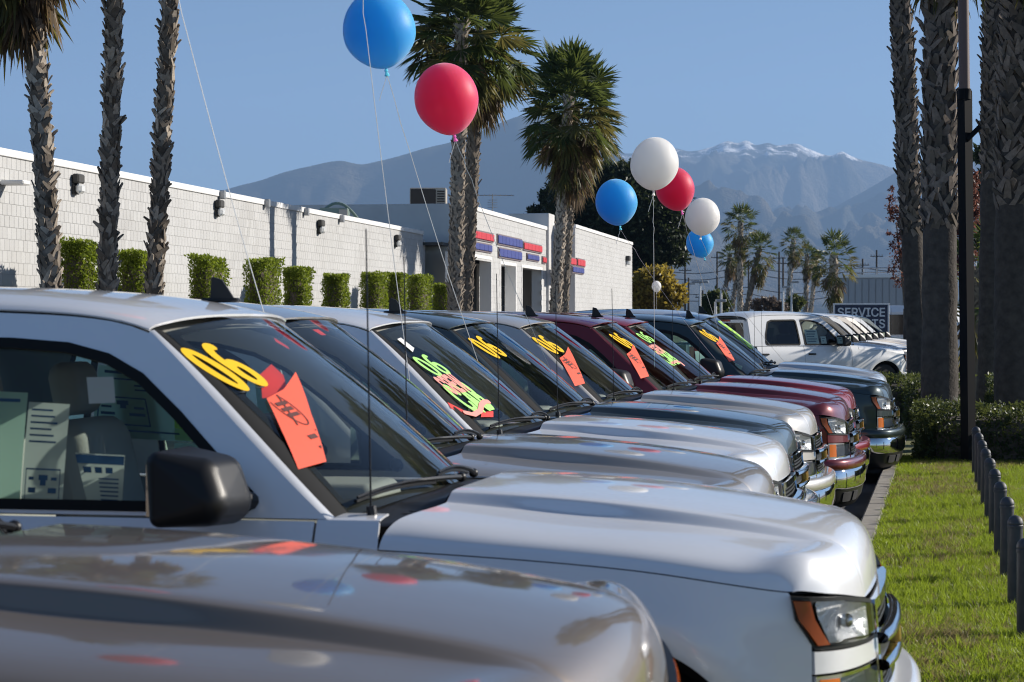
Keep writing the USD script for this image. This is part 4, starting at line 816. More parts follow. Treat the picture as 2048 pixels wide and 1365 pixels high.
palm_px('bushy palm behind the red balloon, right trunk of the pair', 931, 958, 62, 57, .19, .15, crown=True, group=GP, seed=5, density=.9, size=1.12, dead=24, spike=.35, green=70, skirt=.5)
palm_px('long-skirted palm between red and blue balloons, left trunk of the pair', 1112, 1138, 190, 71, .19, .15, crown=True, group=GP, seed=6, density=.8, size=1.25, dead=40, spike=.35, skirt=1.15, green=72)
palm_px('long-skirted palm between red and blue balloons, right trunk of the pair', 1127, 1150, 205, 73, .18, .15, crown=True, group=GP, seed=7, density=.8, size=1.2, dead=40, spike=.35, skirt=1.15, green=66)
GR = 'big palm trunks beyond the hedge on the right'
def palm_r(label, xb, yb, xt, yt, d, r0, r1, **kw):
    base = P(xb, yb, d); base[2] = 0.08; return palm(label, base, P(xt, yt, d), r0, r1, **kw)
palm_r('thin shaggy palm trunk left of the two by the lamp post', 1842, 730, 1778, -470, 37.5, .20, .15, crown=True, single=240, group=GR, seed=11, boots=(.285, 1.0), smooth_part=.285, flare=.3, spike=.4, boot='palm_boot_grey')
palm_r('thick palm trunk with a smooth foot just left of the lamp post', 1879, 838, 1881, -425, 27.5, .235, .19, crown=True, single=240, group=GR, seed=12, boots=(.345, 1.0), smooth_part=.345, flare=.7, bootscale=1.05, spike=.35, boot='palm_boot_grey')
palm_r('palm trunk right of the lamp post, half hidden by the thick one at the edge', 1978, 745, 1996, -470, 39, .22, .19, crown=True, single=200, group=GR, seed=13, boots=(.36, 1.0), smooth_part=.36, flare=.3, spike=.4, boot='palm_boot_grey')
palm_r('thick shaggy palm trunk at the right edge of the photo', 2030, 805, 2070, -400, 29.0, .27, .23, crown=True, single=240, group=GR, seed=14, boots=(.375, 1.0), smooth_part=.375, flare=.3, bootscale=1.15, spike=.4, boot='palm_boot_grey', bow=-.12)
GF = 'far palms against the foothills'
for i, (lb, xb, xt, yt, d, sz) in enumerate([
        ('tallest far palm, above the white truck cab', 1480, 1481, 432, 190, 1.45), ('far palm just right of the tallest one, a little lower', 1497, 1519, 487, 185, 1.35), ('small far palm left of the tallest one', 1448, 1460, 500, 235, 1.15),
        ('small leaning far palm partly behind the tallest one', 1467, 1476, 520, 240, 1.0), ('slim far palm standing alone midway between two palm groups', 1576, 1587, 470, 225, 1.25),
        ('low far palm just left of the broad spreading one', 1612, 1614, 500, 230, 1.15), ('second low far palm just left of the broad spreading one', 1624, 1632, 515, 240, 1.1), ('broad spreading far palm with a thick straight trunk', 1666, 1668, 500, 150, 1.55)]):
    palm_px(lb, xb, xt, yt + 10, d, .33 if i == 7 else .24, .26 if i == 7 else .19, crown=True, group=GF, seed=30 + i, name='palm_tree', density=.5, boots=(.0, 1), bootscale=2.2, green=46, dead=26, size=sz * .82, nseg=11, skirt=1.5)
small = P(1955, 540, 46); sb = small.copy(); sb[2] = 0
palm('small green fan palm seen between the lamp post and the right edge trunk', sb, small, .2, .18, crown=True, seed=50, boots=(.6, 1.0), green=26, dead=6, size=.8, nseg=12)

leaf_mat('hedge_leaf', (0.14, 0.18, 0.012), (0.36, 0.375, 0.03), trans=0.45, tc=(0.26, 0.33, 0.03))
leaf_mat('shrub_leaf', (0.035, 0.055, 0.014), (0.105, 0.125, 0.032), trans=0.30)
leaf_mat('tree_leaf', (0.018, 0.032, 0.012), (0.050, 0.066, 0.024), trans=0.22)
leaf_mat('yellow_leaf', (0.17, 0.13, 0.016), (0.36, 0.27, 0.045), trans=0.4)
leaf_mat('red_leaf', (0.085, 0.035, 0.030), (0.20, 0.085, 0.06), trans=0.35)
leaf_mat('twig_leaf', (0.10, 0.075, 0.06), (0.18, 0.14, 0.11), trans=0.2)
mat('bark', (0.075, 0.058, 0.045), rough=0.95, noise=(9.0, (0.13, 0.105, 0.08)))
def leaves(pts, size, rng, up=0.3, aspect=2.2):
    n = len(pts); d = rng.normal(0, 1, (n, 3)); d[:, 2] += up; d /= np.linalg.norm(d, axis=1, keepdims=True); r = rng.normal(0, 1, (n, 3)); s = np.cross(d, r); s /= np.linalg.norm(s, axis=1, keepdims=True) + 1e-9
    L = size * rng.uniform(.6, 1.3, n)[:, None]; W = L / aspect; v = np.stack([pts, pts + d * L * .5 + s * W * .5, pts + d * L, pts + d * L * .5 - s * W * .5], 1).reshape(-1, 3); i = np.arange(n)[:, None] * 4
    return MB().add(v, np.vstack([i + [0, 1, 2], i + [0, 2, 3]]))
def box_points(lo, hi, n, rng, rough=0.06, seed=0, shell=.25):
    lo, hi = np.array(lo, float), np.array(hi, float); c, h = (lo + hi) / 2, (hi - lo) / 2; p = rng.uniform(-1, 1, (n, 3)); m = np.abs(p).max(1, keepdims=True); p = p / m * np.maximum(m, 1 - shell * rng.random((n, 1)) ** 1.6)
    w = c + p * h; k = meshkit.fbm(w * 2.6 + seed, 3, seed); return c + p * h * (1 + (k[:, None] - .55) * rough * 3 / np.maximum(h, .3))
def hedge_at(label, px0, px1, ytop, yback, n, leaf, m='hedge_leaf', group='clipped hedges along the block wall', seed=0, off=1.1, dep=.55, skew=0.0):
    rng = np.random.default_rng(seed + 70); a0, a1 = along(px0, L1 + off - dep / 2), along(px1, L1 + off + dep / 2)
    if a1 - a0 < .7: c_ = (a0 + a1) / 2; a0, a1 = c_ - .35, c_ + .35
    zt = float(on_plane((px0 + px1) / 2, ytop, L1 + off)[2]); t = thing('hedge', label, 'hedge', bpt((a0 + a1) / 2, L1 + off, 0), -BETA * 0 + math.atan2(BU[1], BU[0]), group)
    hl = abs(a1 - a0) / 2; pts = box_points((-hl, -dep / 2, .3), (hl, dep / 2, zt), n, rng, .075, seed); obj('foliage', leaves(pts, leaf, rng, .5), m, t, smooth=False)
    core = MB().box((-hl * .82, -dep * .36, .2), (hl * .82, dep * .36, zt - .22), .1); obj('inner_twigs', core, 'bark', t, smooth=False)
    st = MB()
    for k in range(4): st.tube([(-hl * .6 + k * hl * .4, 0, 0), (-hl * .6 + k * hl * .4, 0, .5)], .03, 5)
    obj('stem', st, 'bark', t, smooth=False)
for i, (lb, x0, x1, yt) in enumerate([('tall bright hedge between the first and second palm trunks', 124, 190, 486), ('narrow hedge mostly behind the third palm trunk', 246, 296, 508), ('square clipped hedge right of the third palm trunk', 374, 458, 513), ('wide clipped hedge left of a narrower one, middle of the wall', 487, 566, 521), ('narrow hedge close to the right of the wide one', 572, 617, 541), ('small lone square hedge under the wall lamp', 648, 697, 551), ('tallest hedge of the group at the end of the wall', 720, 778, 549), ('low hedge second in the group at the end of the wall', 772, 812, 549), ('rounded hedge third in the group at the end of the wall', 812, 866, 553), ('last hedge, beside the bushy palm trunk', 866, 906, 571)]):
    a_mid = along((x0 + x1) / 2, L1 + 1.3); hedge_at(lb, x0, x1, yt, 0, int(11000), .08, seed=i)
def bed_hedge(label, lo, hi, n, leaf, seed, rot=0.0, m='shrub_leaf', group='clipped hedges round the big palms'):
    rng = np.random.default_rng(seed + 200); c = (np.array(lo) + np.array(hi)) / 2; c[2] = 0; t = thing('hedge', label, 'hedge', c, rot, group); pts = box_points(np.array(lo) - c, np.array(hi) - c, n, rng, .10, seed, .2); obj('foliage', leaves(pts, leaf, rng, .4), m, t, smooth=False)
    e = (np.array(hi) - np.array(lo)) / 2; obj('inner_twigs', MB().box((-e[0] * .86, -e[1] * .86, 0.0), (e[0] * .86, e[1] * .86, hi[2] - .16), .1), 'bark', t, smooth=False)
bed_hedge('low dark hedge at the end of the lawn, just behind the lamp post', (-.35, 25.6, .05), (3.2, 27.0, .76), 30000, .055, 1)
bed_hedge('hedge behind the dark green truck nose, left of the thick palm trunk', (-.55, 30.6, .05), (.0, 34.0, .92), 9000, .065, 2)
bed_hedge('hedge behind the lamp post between the palm trunks', (.62, 31.0, .05), (1.9, 34.0, .95), 12000, .065, 3)
bed_hedge('farthest low hedge, below the thin palm trunk', (-1.15, 36.0, .05), (.4, 38.0, .84), 9000, .075, 4)
def blob_tree(name, label, base, lobes, n, leaf, m, trunk_r, seed, cat='tree', hole=.0, group=None, limbs=True):
    """lobes: (x, y, z, rx, ry, rz) relative to base; leaves are spread through ragged clumps in each lobe."""
    rng = np.random.default_rng(seed); t = thing(name, label, cat, base, YAW, group); lobes = np.array(lobes, float); vol = lobes[:, 3] * lobes[:, 4] * lobes[:, 5]; pts = []
    for l, k in zip(lobes, rng.multinomial(max(60, n // 34), vol / vol.sum())):
        for _ in range(k):
            u = rng.normal(0, 1, 3); u /= np.linalg.norm(u); c = l[:3] + u * l[3:] * rng.uniform(.25, 1.0) ** .45; r = rng.uniform(.12, .26) * l[3:].mean()
            pts.append(c + rng.normal(0, 1, (34, 3)) * r * [.6, .6, .42])
    obj('crown', leaves(np.vstack(pts), leaf, rng, .1), m, t, smooth=False)
    tr = MB(); zl = lobes[:, 2].min(); fork = np.array([0, 0, zl * .6]); tr.tube([(0, 0, -.1), (trunk_r * .2, 0, fork[2] * .5), fork], [trunk_r * 1.25, trunk_r, trunk_r * .8], 9)
    for l in lobes: tr.tube([fork, (fork + l[:3]) / 2 + [0, 0, .2], l[:3] + [0, 0, l[5] * .3]], [trunk_r * .6, trunk_r * .4, trunk_r * .12], 6)
    obj('trunk', tr, 'bark', t, smooth=True)
    return t
def lob(px, py, rx, ry, d, base):
    p = P(px, py, d) - base; k = FPX / d; x = p @ np.array([math.cos(YAW), math.sin(YAW), 0]); y = p @ np.array([-math.sin(YAW), math.cos(YAW), 0]); return (x, y, p[2], rx / k, rx / k, ry / k)
for name, lb, px, d, lobes, n, leaf, m, tr in [
    ('gum_tree', 'big dark tree behind the white building, directly below the white balloon', 1290, 150, [(1240, 380, 60, 50), (1290, 430, 80, 70), (1330, 480, 55, 60), (1205, 365, 40, 36), (1275, 500, 70, 45), (1345, 420, 34, 44), (1255, 345, 40, 20), (1355, 500, 24, 30), (1225, 480, 50, 50)], 52000, .34, 'tree_leaf', .6),
    ('gum_tree', 'dark tree behind the white building, just right of the long-skirted palm', 1185, 158, [(1150, 400, 55, 60), (1200, 430, 60, 60), (1175, 350, 35, 30), (1210, 338, 26, 20), (1170, 480, 60, 50)], 34000, .34, 'tree_leaf', .55),
    ('gum_tree', 'small dark clump of tree left of the long-skirted palm', 1105, 165, [(1105, 398, 24, 22), (1078, 420, 22, 9), (1112, 430, 26, 26)], 9000, .32, 'tree_leaf', .4),
    ('yellow_bush', 'rounded yellow green bush at the corner of the white building', 1312, 118, [(1310, 580, 46, 42), (1340, 592, 30, 32), (1280, 588, 30, 42), (1318, 556, 26, 22)], 9000, .30, 'yellow_leaf', .2),
    ('shrub', 'round dark green shrub behind the white truck cab', 1432, 150, [(1432, 605, 28, 22), (1412, 612, 14, 16), (1448, 612, 14, 16)], 3500, .3, 'shrub_leaf', .15),
    ('shrub', 'bare brown shrub between the far palm trunks', 1530, 160, [(1530, 612, 28, 18), (1555, 616, 18, 12)], 1400, .3, 'twig_leaf', .1),
    ('shrub', 'small grey green shrub right of the lone far palm', 1592, 170, [(1592, 608, 16, 14)], 1500, .3, 'shrub_leaf', .1),
    ('leafless_tree', 'sparse tree with small dark red leaves left of the thin palm trunk', 1812, 62, [(1800, 400, 26, 45), (1792, 460, 24, 50), (1812, 520, 34, 60), (1822, 430, 20, 60), (1815, 365, 18, 30)], 3000, .10, 'red_leaf', .10),
    ('leafless_tree', 'red leaved tree seen between the lamp post and the right edge trunk', 1938, 60, [(1935, 420, 26, 60), (1945, 360, 20, 30), (1925, 500, 30, 60)], 5200, .11, 'red_leaf', .12),
    ('gum_tree', 'dark tree top right of the lamp post above the red leaved tree', 1975, 95, [(1972, 320, 24, 26), (1985, 380, 36, 50), (1990, 470, 40, 60)], 6000, .32, 'tree_leaf', .3)]:
    base = P(px, 640, d); base[2] = 0
    blob_tree(name, lb, base, [lob(*l, d, base) for l in lobes], n, leaf, m, tr, int(px), 'bush' if 'bush' in name or 'shrub' in name else 'tree', group=None)
# lawn grass
leaf_mat('grass_dry', (0.16, 0.135, 0.045), (0.27, 0.225, 0.10), trans=0.4)
pi = UsdGeom.PointInstancer.Define(stage, '/World/grass'); tag(pi, 'short mown grass covering the lawn strip beside the kerb', 'grass', kind='stuff')
protos = []
for k in range(10):
    rng = np.random.default_rng(900 + k); mb = MB()
    for _ in range(16):
        a = rng.uniform(0, 6.28); h = rng.uniform(.026, .062); r = rng.uniform(0, .035); b = np.array([math.cos(a) * r, math.sin(a) * r, 0]); l = rng.normal(0, .45, 2) * h; w = .0022; a2 = rng.uniform(0, 6.28); s = np.array([math.cos(a2), math.sin(a2), 0]) * w
        mid = b + [l[0] * .35, l[1] * .35, h * .6]; tip = b + [l[0], l[1], h]; mb.add([b - s, b + s, mid + s * .8, mid - s * .8, tip], [(0, 1, 2), (0, 2, 3), (3, 2, 4)])
    o = obj('tuft', mb, 'grass' if k < 7 else 'grass_dry', '/World/grass', smooth=False); protos.append(o.GetPath())
pi.CreatePrototypesRel().SetTargets(protos)
rng = np.random.default_rng(5); N = 44000; gx = rng.uniform(LAWN_X0 + .01, 3.6, N); gy = 6.0 + 20.5 * rng.random(N) ** 1.25; keep = (gx < 0.55 + (gy - 8) * .05) | (rng.random(N) < .5); gx, gy = gx[keep], gy[keep]; N = len(gx)
pn = meshkit.fbm(np.stack([gx * 1.1, gy * .8, 0 * gx], -1), 4, 8); dry = rng.random(N) < np.clip((pn - .50) * 2.6, .06, .75); idx = np.where(dry, rng.integers(7, 10, N), rng.integers(0, 7, N))
pi.CreateProtoIndicesAttr(Vt.IntArray.FromNumpy(idx.astype(np.int32))); pi.CreatePositionsAttr(Vt.Vec3fArray.FromNumpy(np.stack([gx, gy, lawn_z(gx, gy) - .004], 1).astype(np.float32)))
an = rng.uniform(0, math.pi, N); sc = rng.uniform(.7, 1.25, N) * (0.75 + .5 * pn)
pi.CreateOrientationsAttr(Vt.QuathArray([Gf.Quath(float(math.cos(a)), 0, 0, float(math.sin(a))) for a in an])); pi.CreateScalesAttr(Vt.Vec3fArray.FromNumpy(np.repeat(sc[:, None], 3, 1).astype(np.float32)))
# ------------------------------------------------------------------ the trucks
G1 = 'pickup trucks parked side by side along the kerb'
ROW = [('paint_tan', -.30, 4.3, 'tan pickup truck nearest the camera, only its hood in view at the bottom left', dict(zs=1.045, sx=1.118, fin=False)),
       ('paint_bright_silver', 0.035, 7.13, 'silver white pickup truck with a big yellow 06 and orange tag, second from the camera', {}),
       ('paint_pewter', -.50, 9.70, 'beige metallic pickup truck with a bare windshield behind the nearest silver white one', dict(fin=False)),
       ('paint_bright_silver', -.61, 12.15, 'silver white pickup truck with green and pink lettering on its windshield', {}),
       ('paint_slate', -.73, 14.60, 'slate grey pickup truck with a yellow 06 and no orange tag', dict(fin=False)),
       ('paint_silver', -.735, 17.05, 'silver beige pickup truck with yellow 06 and orange tag beside the dark red one', {}),
       ('paint_darkred', -.585, 19.53, 'dark red pickup truck with its whole front end in view', {}),
       ('paint_red', -.63, 22.0, 'red pickup truck with green and pink lettering, behind the dark red one', {}),
       ('paint_green', -.33, 24.8, 'dark green pickup truck with a chrome bumper, nearest the hedge', {}),
       ('paint_paleblue', -.44, 27.1, 'pale silver blue pickup truck with a taller roof and lime lettering', dict(zs=1.035))]
T = []
for pnt, x, y, lb, kw in ROW:
    T.append(make_truck(lb, pnt, x, y, z0=float(gz(y)), group=G1, **kw))
mat('paint_cream', (0.62, 0.55, 0.46), rough=0.45, coat=1.0)
R2 = math.radians(42)
ROW2 = [('paint_white', 'bright white pickup truck with stickers in its front window, parked at an angle', 44.6, 0), ('paint_black', 'black pickup truck just behind the angled white one', 47.2, 0),
        ('paint_white', 'white pickup truck third in the angled far row', 49.9, 0), ('paint_cream', 'cream pickup truck fourth in the angled far row', 52.7, 0),
        ('paint_silver', 'silver beige pickup truck fifth in the angled far row', 55.6, 0), ('paint_white', 'white pickup truck sixth in the angled far row', 58.7, 0), ('paint_slate', 'dark grey pickup truck last in the angled far row', 62.5, 0)]
make_truck('slate grey pickup truck of the row just below the frame, unseen, added to darken bounced light', 'paint_slate', -.55, 1.75, group=G1); make_truck('dark green pickup truck of the row behind the camera, unseen, added to darken bounced light', 'paint_green', -.45, -.9, group=G1)  # both out of view, added to darken light bounced onto the near sides
T2 = []
for i, (pnt, lb, y, _) in enumerate(ROW2):
    ax, ay = -2.17, -1.11; mx = -2.0 + 0.02 * (y - 44.6)
    T2.append(make_truck(lb, pnt, mx - (math.cos(R2) * ax - math.sin(R2) * ay), y - (math.sin(R2) * ax + math.cos(R2) * ay), rot=R2, z0=0.09, fin=False, group='pickup trucks parked at an angle in the far row', sun_side='dark'))
# ------------------------------------------------------------------ street furniture, far things
mat('post_paint', (0.028, 0.032, 0.042), rough=0.55, noise=(12.0, (0.045, 0.05, 0.06)), bump=(60, .3, .004))
mat('pole_paint', (0.004, 0.0045, 0.006), rough=0.6, spec=0.1)
mat('pole_brown', (0.10, 0.06, 0.05), rough=0.5)
mat('wood_pole', (0.07, 0.06, 0.052), rough=0.95)
mat('wire', (0.03, 0.03, 0.032), rough=0.6)
mat('sign_navy', (0.022, 0.028, 0.060), rough=0.5)
mat('sign_white', (0.70, 0.70, 0.69), rough=0.5)
mat('van_white', (0.72, 0.72, 0.72), rough=0.35, coat=1.0)
mat('warehouse_wall', (0.36, 0.37, 0.38), rough=0.8, noise=(.2, (0.30, 0.31, 0.33)))
mat('van_glass', (0.01, 0.011, 0.013), rough=0.05)
zb = 0.10
BOL = [436, 390, 357, 321, 294.5, 272, 256, 242, 226, 210]; BXP = [2049, 2030, 2017, 2000, 1991, 1981, 1971, 1965, 1958, 1951]
fit = np.polyfit(np.arange(10), [1.132 * FPX / b for b in BOL], 1)
names_b = ['nearest dark grey bollard at the right edge of the lawn', 'second bollard from the right edge', 'third bollard from the right edge', 'fourth bollard from the right edge', 'fifth bollard from the right edge', 'fifth bollard from the lamp post', 'fourth bollard from the lamp post', 'third bollard from the lamp post', 'second bollard from the lamp post', 'far bollard that stands right beside the lamp post']
xfit = np.polyfit(np.arange(10), [P(px, 900, fit[1] + fit[0] * k)[0] for k, px in enumerate(BXP)], 1)
b0 = None
for k in range(-1, 10):
    d = fit[1] + fit[0] * k; x = xfit[1] + xfit[0] * k; y = (d + x * FWD[0] * -1) / FWD[1]; p = (x, y, zb)
    lb = names_b[k] if k >= 0 else 'dark grey bollard just outside the right edge'
    if b0 is None:
        b0 = thing('bollard', lb, 'bollard', p, 0, 'low bollards along the lawn')
        obj('post', MB().lathe([(.047, -.05), (.047, .02), (.044, .03), (.044, .455), (.047, .460), (.047, .475), (.043, .480)], 20), 'post_paint', b0, smooth=35)
        obj('cap', MB().lathe([(.043, .480), (.046, .484), (.046, .494), (.040, .512), (.028, .526), (.013, .533), (0.0, .535)], 20), 'post_paint', b0, smooth=40)
    else:
        r = thing('bollard', lb, 'bollard', p, 0, 'low bollards along the lawn'); r.GetReferences().AddInternalReference(b0.GetPath()); r.SetInstanceable(True); tag(r, lb, 'bollard', 'low bollards along the lawn')
        # the reference brings the source's placement; this copy's own opinion is stronger
p = P(1937, 929.5, 24.9); p[2] = .09; lp = thing('lamp_post', 'tall dark square lamp post standing on the lawn in front of the right palms', 'lamp post', p)
tp = P(1929, 182, 24.9) - p; vt = P(1924, -200, 24.9) - p
obj('base_plate', MB().box((-.13, -.13, -.02), (.13, .13, .03), .008), 'pole_paint', lp, smooth=False)
obj('lower_pole', MB().tube([(0, 0, 0), tp], .086, 4), 'pole_paint', lp, smooth=False); obj('upper_pole', MB().tube([tp - [0, 0, .05], vt], [.066, .06], 14), 'pole_brown', lp, smooth=40)
obj('collar', MB().tube([tp - [0, 0, .10], tp + [0, 0, .02]], .078, 14), 'pole_paint', lp, smooth=40)
s0, s1 = P(1940, 274, 24.85) - p, P(1960, 254, 24.85) - p; obj('flag_holder', MB().tube([s0 - (s1 - s0) * .3, s1], .030, 10), 'pole_paint', lp, smooth=40)
q = vt; obj('lamp_head', MB().box((q[0] - .25, q[1] - .25, q[2]), (q[0] + .25, q[1] + .25, q[2] + .16), .03), 'pole_paint', lp, smooth=False)

# SERVICE / PARTS sign
d = 77.0; k = FPX / d; c = P(1722.5, 700, d); w = 112 / k; zt = HC + (643 - 607) / k; h = 1.45
sg_ = thing('service_sign', 'navy board reading SERVICE and PARTS in white letters behind the far trucks', 'sign', (c[0], c[1], 0), YAW)
obj('panel', MB().box((-w / 2 + .06, 0, zt - h + .06), (w / 2 - .06, .08, zt - .06)), 'sign_navy', sg_, smooth=False)
fr = MB().box((-w / 2, -.02, zt - .06), (w / 2, .10, zt), .01).box((-w / 2, -.02, zt - h), (w / 2, .10, zt - h + .06), .01).box((-w / 2, -.02, zt - h + .06), (-w / 2 + .06, .10, zt - .06), .01).box((w / 2 - .06, -.02, zt - h + .06), (w / 2, .10, zt - .06), .01)
obj('frame', fr, 'sign_white', sg_, smooth=False)
for tx, zz, hh, ww, xc in (('SERVICE', zt - .47, .30, 1.70, 0.0), ('PARTS', zt - .88, .30, 1.22, .24)):
    m = meshkit.text_mesh(tx, hh, .02, True); v = np.array(m.vertices); v[:, 0] = (v[:, 0] - v[:, 0].min()) / np.ptp(v[:, 0]) * ww - ww / 2 + xc; obj('lettering', (np.stack([v[:, 0], -.006 - v[:, 2], v[:, 1] + zz], 1), np.array(m.faces)), 'sign_white', sg_, smooth=False)
for x in (-.8, .8): obj('leg', MB().box((x - .05, .0, -.05), (x + .05, .08, zt - h)), 'galvanised', sg_, smooth=False)

def van(label, px, d, ytop, rot, L=5.2, group=None):
    p = P(px, 700, d); p[2] = 0; H = HC + (643 - ytop) * d / FPX; t = thing('passenger_van', label, 'van', p, rot, 'white vans parked behind the palms')
    prof = Polygon([(-L / 2, .35), (L / 2, .35), (L / 2, .95), (L / 2 - .1, 1.1), (L / 2 - .95, 1.22), (L / 2 - 1.6, H - .12), (L / 2 - 1.9, H), (-L / 2 + .25, H), (-L / 2 + .05, H - .25), (-L / 2, 1.1)]).buffer(-.06).buffer(.06)
    for ax in (-L / 2 + 1.0, L / 2 - 1.0): prof = prof.difference(Point(ax, .33).buffer(.42))
    m = trimesh.creation.extrude_polygon(prof, 1.9, engine='earcut'); v = np.array(m.vertices); z = v[:, 1]; y = (v[:, 2] - .95) * (1 - .10 * np.clip((z - 1.1) / 1.2, 0, 1)); obj('body', (np.stack([v[:, 0], -y, z], 1), np.array(m.faces)), 'van_white', t, smooth=25)
    n = 4
    for side in (-1, 1):
        for q in range(n):
            x0 = -L / 2 + .35 + q * (L - 2.5) / n; x1 = x0 + (L - 2.5) / n - .12; f = lambda z: side * (.955 * (1 - .10 * np.clip((z - 1.1) / 1.2, 0, 1)) + .004)
            z0, z1 = 1.18, H - .22; b = MB().add([(x0, f(z0), z0), (x1, f(z0), z0), (x1, f(z1), z1), (x0, f(z1), z1), (x0, f(z0) - side * .02, z0), (x1, f(z0) - side * .02, z0), (x1, f(z1) - side * .02, z1), (x0, f(z1) - side * .02, z1)], [(0, 1, 2, 3), (4, 7, 6, 5), (0, 4, 5, 1), (1, 5, 6, 2), (2, 6, 7, 3), (3, 7, 4, 0)] if side < 0 else [(3, 2, 1, 0), (5, 6, 7, 4), (1, 5, 4, 0), (2, 6, 5, 1), (3, 7, 6, 2), (0, 4, 7, 3)])
            obj('window', b, 'van_glass', t, smooth=False)
    obj('windshield', MB().add([(L / 2 - .98, -.82, 1.27), (L / 2 - .98, .82, 1.27), (L / 2 - 1.56, .72, H - .2), (L / 2 - 1.56, -.72, H - .2)], [(0, 1, 2, 3)]).add([(L / 2 - .95, -.82, 1.27), (L / 2 - .95, .82, 1.27), (L / 2 - 1.53, .72, H - .2), (L / 2 - 1.53, -.72, H - .2)], [(0, 1, 2, 3)]), 'van_glass', t, smooth=False)
    obj('rear_window', MB().box((-L / 2 - .01, -.7, 1.25), (-L / 2 + .03, .7, H - .35), .01), 'van_glass', t, smooth=False)
    obj('bumper', MB().box((L / 2 - .1, -.9, .35), (L / 2 + .08, .9, .55), .04).box((-L / 2 - .08, -.9, .35), (-L / 2 + .1, .9, .55), .04), 'black_plastic', t, smooth=False)
    for ax in (-L / 2 + 1.0, L / 2 - 1.0):
        for side in (-1, 1):
            M = np.eye(4); M[:3, :3] = rotm([1, 0, 0], 90)[:3, :3]; M[:3, 3] = (ax, side * .83, .33); wl_ = obj('wheel', MB().lathe([(0, -.1), (.30, -.1), (.33, -.06), (.33, .06), (.30, .1), (0, .1)], 20, M), 'tyre', t, smooth=40)
van('white van with dark side windows beside the service sign', 1858, 84, 612, math.radians(68)); van('white van seen between the palm trunks, right of the thick one', 1990, 62, 645, math.radians(60))

# pale warehouse far right
d = 205; k = FPX / d; c = P(1700, 700, d); wh = thing('warehouse', 'flat pale grey warehouse in the distance behind the service sign', 'building', (c[0], c[1], 0), YAW - .17); zt = HC + (643 - 556) / k; wd = 130 / k
obj('wall', MB().box((-30 / k, 0, -.3), (wd, 26, zt)), 'warehouse_wall', wh, smooth=False); obj('parapet', MB().box((-30 / k - .1, -.12, zt), (wd + .1, 26, zt + .3)), 'sign_white', wh, smooth=False)
for i in range(12): obj('wall_panel', MB().box((-30 / k + i * wd / 9.7 + .05, -.06, .2), (-30 / k + (i + 1) * wd / 9.7 - .05, 0, zt - .15), .01), 'warehouse_wall', wh, smooth=False)
obj('roof_railing', MB().tube([(0, 1, zt + .9), (wd, 1, zt + 1.0)], .06, 5).tube([(0, 1, zt + .5), (wd, 1, zt + .55)], .05, 5), 'galvanised', wh)
for i in range(6): obj('railing_post', MB().tube([(i * wd / 5, 1, zt + .2), (i * wd / 5, 1, zt + 1.0)], .05, 5), 'galvanised', wh)
for i, (px, yt, d, lb) in enumerate([(1370, 528, 270, 'tall wooden utility pole nearest the yellow green bush'), (1377, 555, 270, 'shorter wooden utility pole right of the yellow green bush'), (1434, 503, 285, 'wooden utility pole just left of the small far palm'), (1497, 520, 300, 'wooden utility pole behind the tallest far palms'), (1558, 503, 265, 'tall wooden utility pole left of the lone slim palm'), (1566, 514, 268, 'slightly shorter wooden pole beside the tall one'), (1725, 517, 265, 'wooden utility pole above the warehouse'), (1753, 500, 275, 'tallest wooden pole above the warehouse, right side'), (1405, 580, 240, 'small pole with a crossarm near the round shrub')]):
    p = P(px, 700, d); p[2] = -.05; z = HC + (643 - yt) * d / FPX; t = thing('utility_pole', lb, 'utility pole', p, YAW, 'wooden utility poles in the distance'); obj('pole', MB().tube([(0, 0, -.2), (0, 0, z)], [.16, .11], 8), 'wood_pole', t)
    obj('crossarm', MB().box((-.8, -.06, z - .85), (.8, .06, z - .75)), 'wood_pole', t, smooth=False)
    for x in (-.7, -.3, .3, .7): obj('insulator', MB().lathe([(0, z - .75), (.06, z - .75), (.05, z - .55), (0, z - .52)], 6) if False else MB().box((x - .05, -.05, z - .75), (x + .05, .05, z - .55)), 'galvanised', t, smooth=False)
for i, (y0, y1, lb) in enumerate([(533, 527, 'topmost thin power line crossing behind the far palms'), (546, 541, 'second power line from the top behind the far palms'), (575, 569, 'third power line from the top, well below the second'), (588, 584, 'lowest thin power line behind the far palms')]):
    n = 30; q = np.linspace(0, 1, n); a, b = P(1290, y0, 275), P(1900, y1, 275); pts = a + (b - a) * q[:, None]; pts[:, 2] -= 1.0 * np.abs(np.sin(q * math.pi * 3)); o = obj('power_line', MB().tube(pts, .045, 4), 'wire'); tag(o, lb, 'power line', 'power lines in the distance')
for i, (px, yt, d, two, lb) in enumerate([(1400, 566, 130, True, 'street light with two arms left of the round shrub'), (1442, 580, 120, False, 'short white light pole right of the round shrub'), (1431, 604, 100, False, 'low white post left of the short light pole'), (1566, 576, 140, False, 'white light pole left of the lone slim palm'), (1583, 566, 150, False, 'white light pole right of the lone slim palm')]):
    p = P(px, 700, d); p[2] = 0; z = HC + (643 - yt) * d / FPX; t = thing('street_light', lb, 'street light', p, YAW, 'light poles in the distance'); obj('pole', MB().tube([(0, 0, 0), (0, 0, z)], [.09, .06], 8), 'sign_white', t)
    for s in ((-1, 1) if two else (1,)): obj('lamp_head', MB().box((0, -.12, z - .02), (s * .5, .12, z + .12), .03), 'galvanised', t, smooth=False)

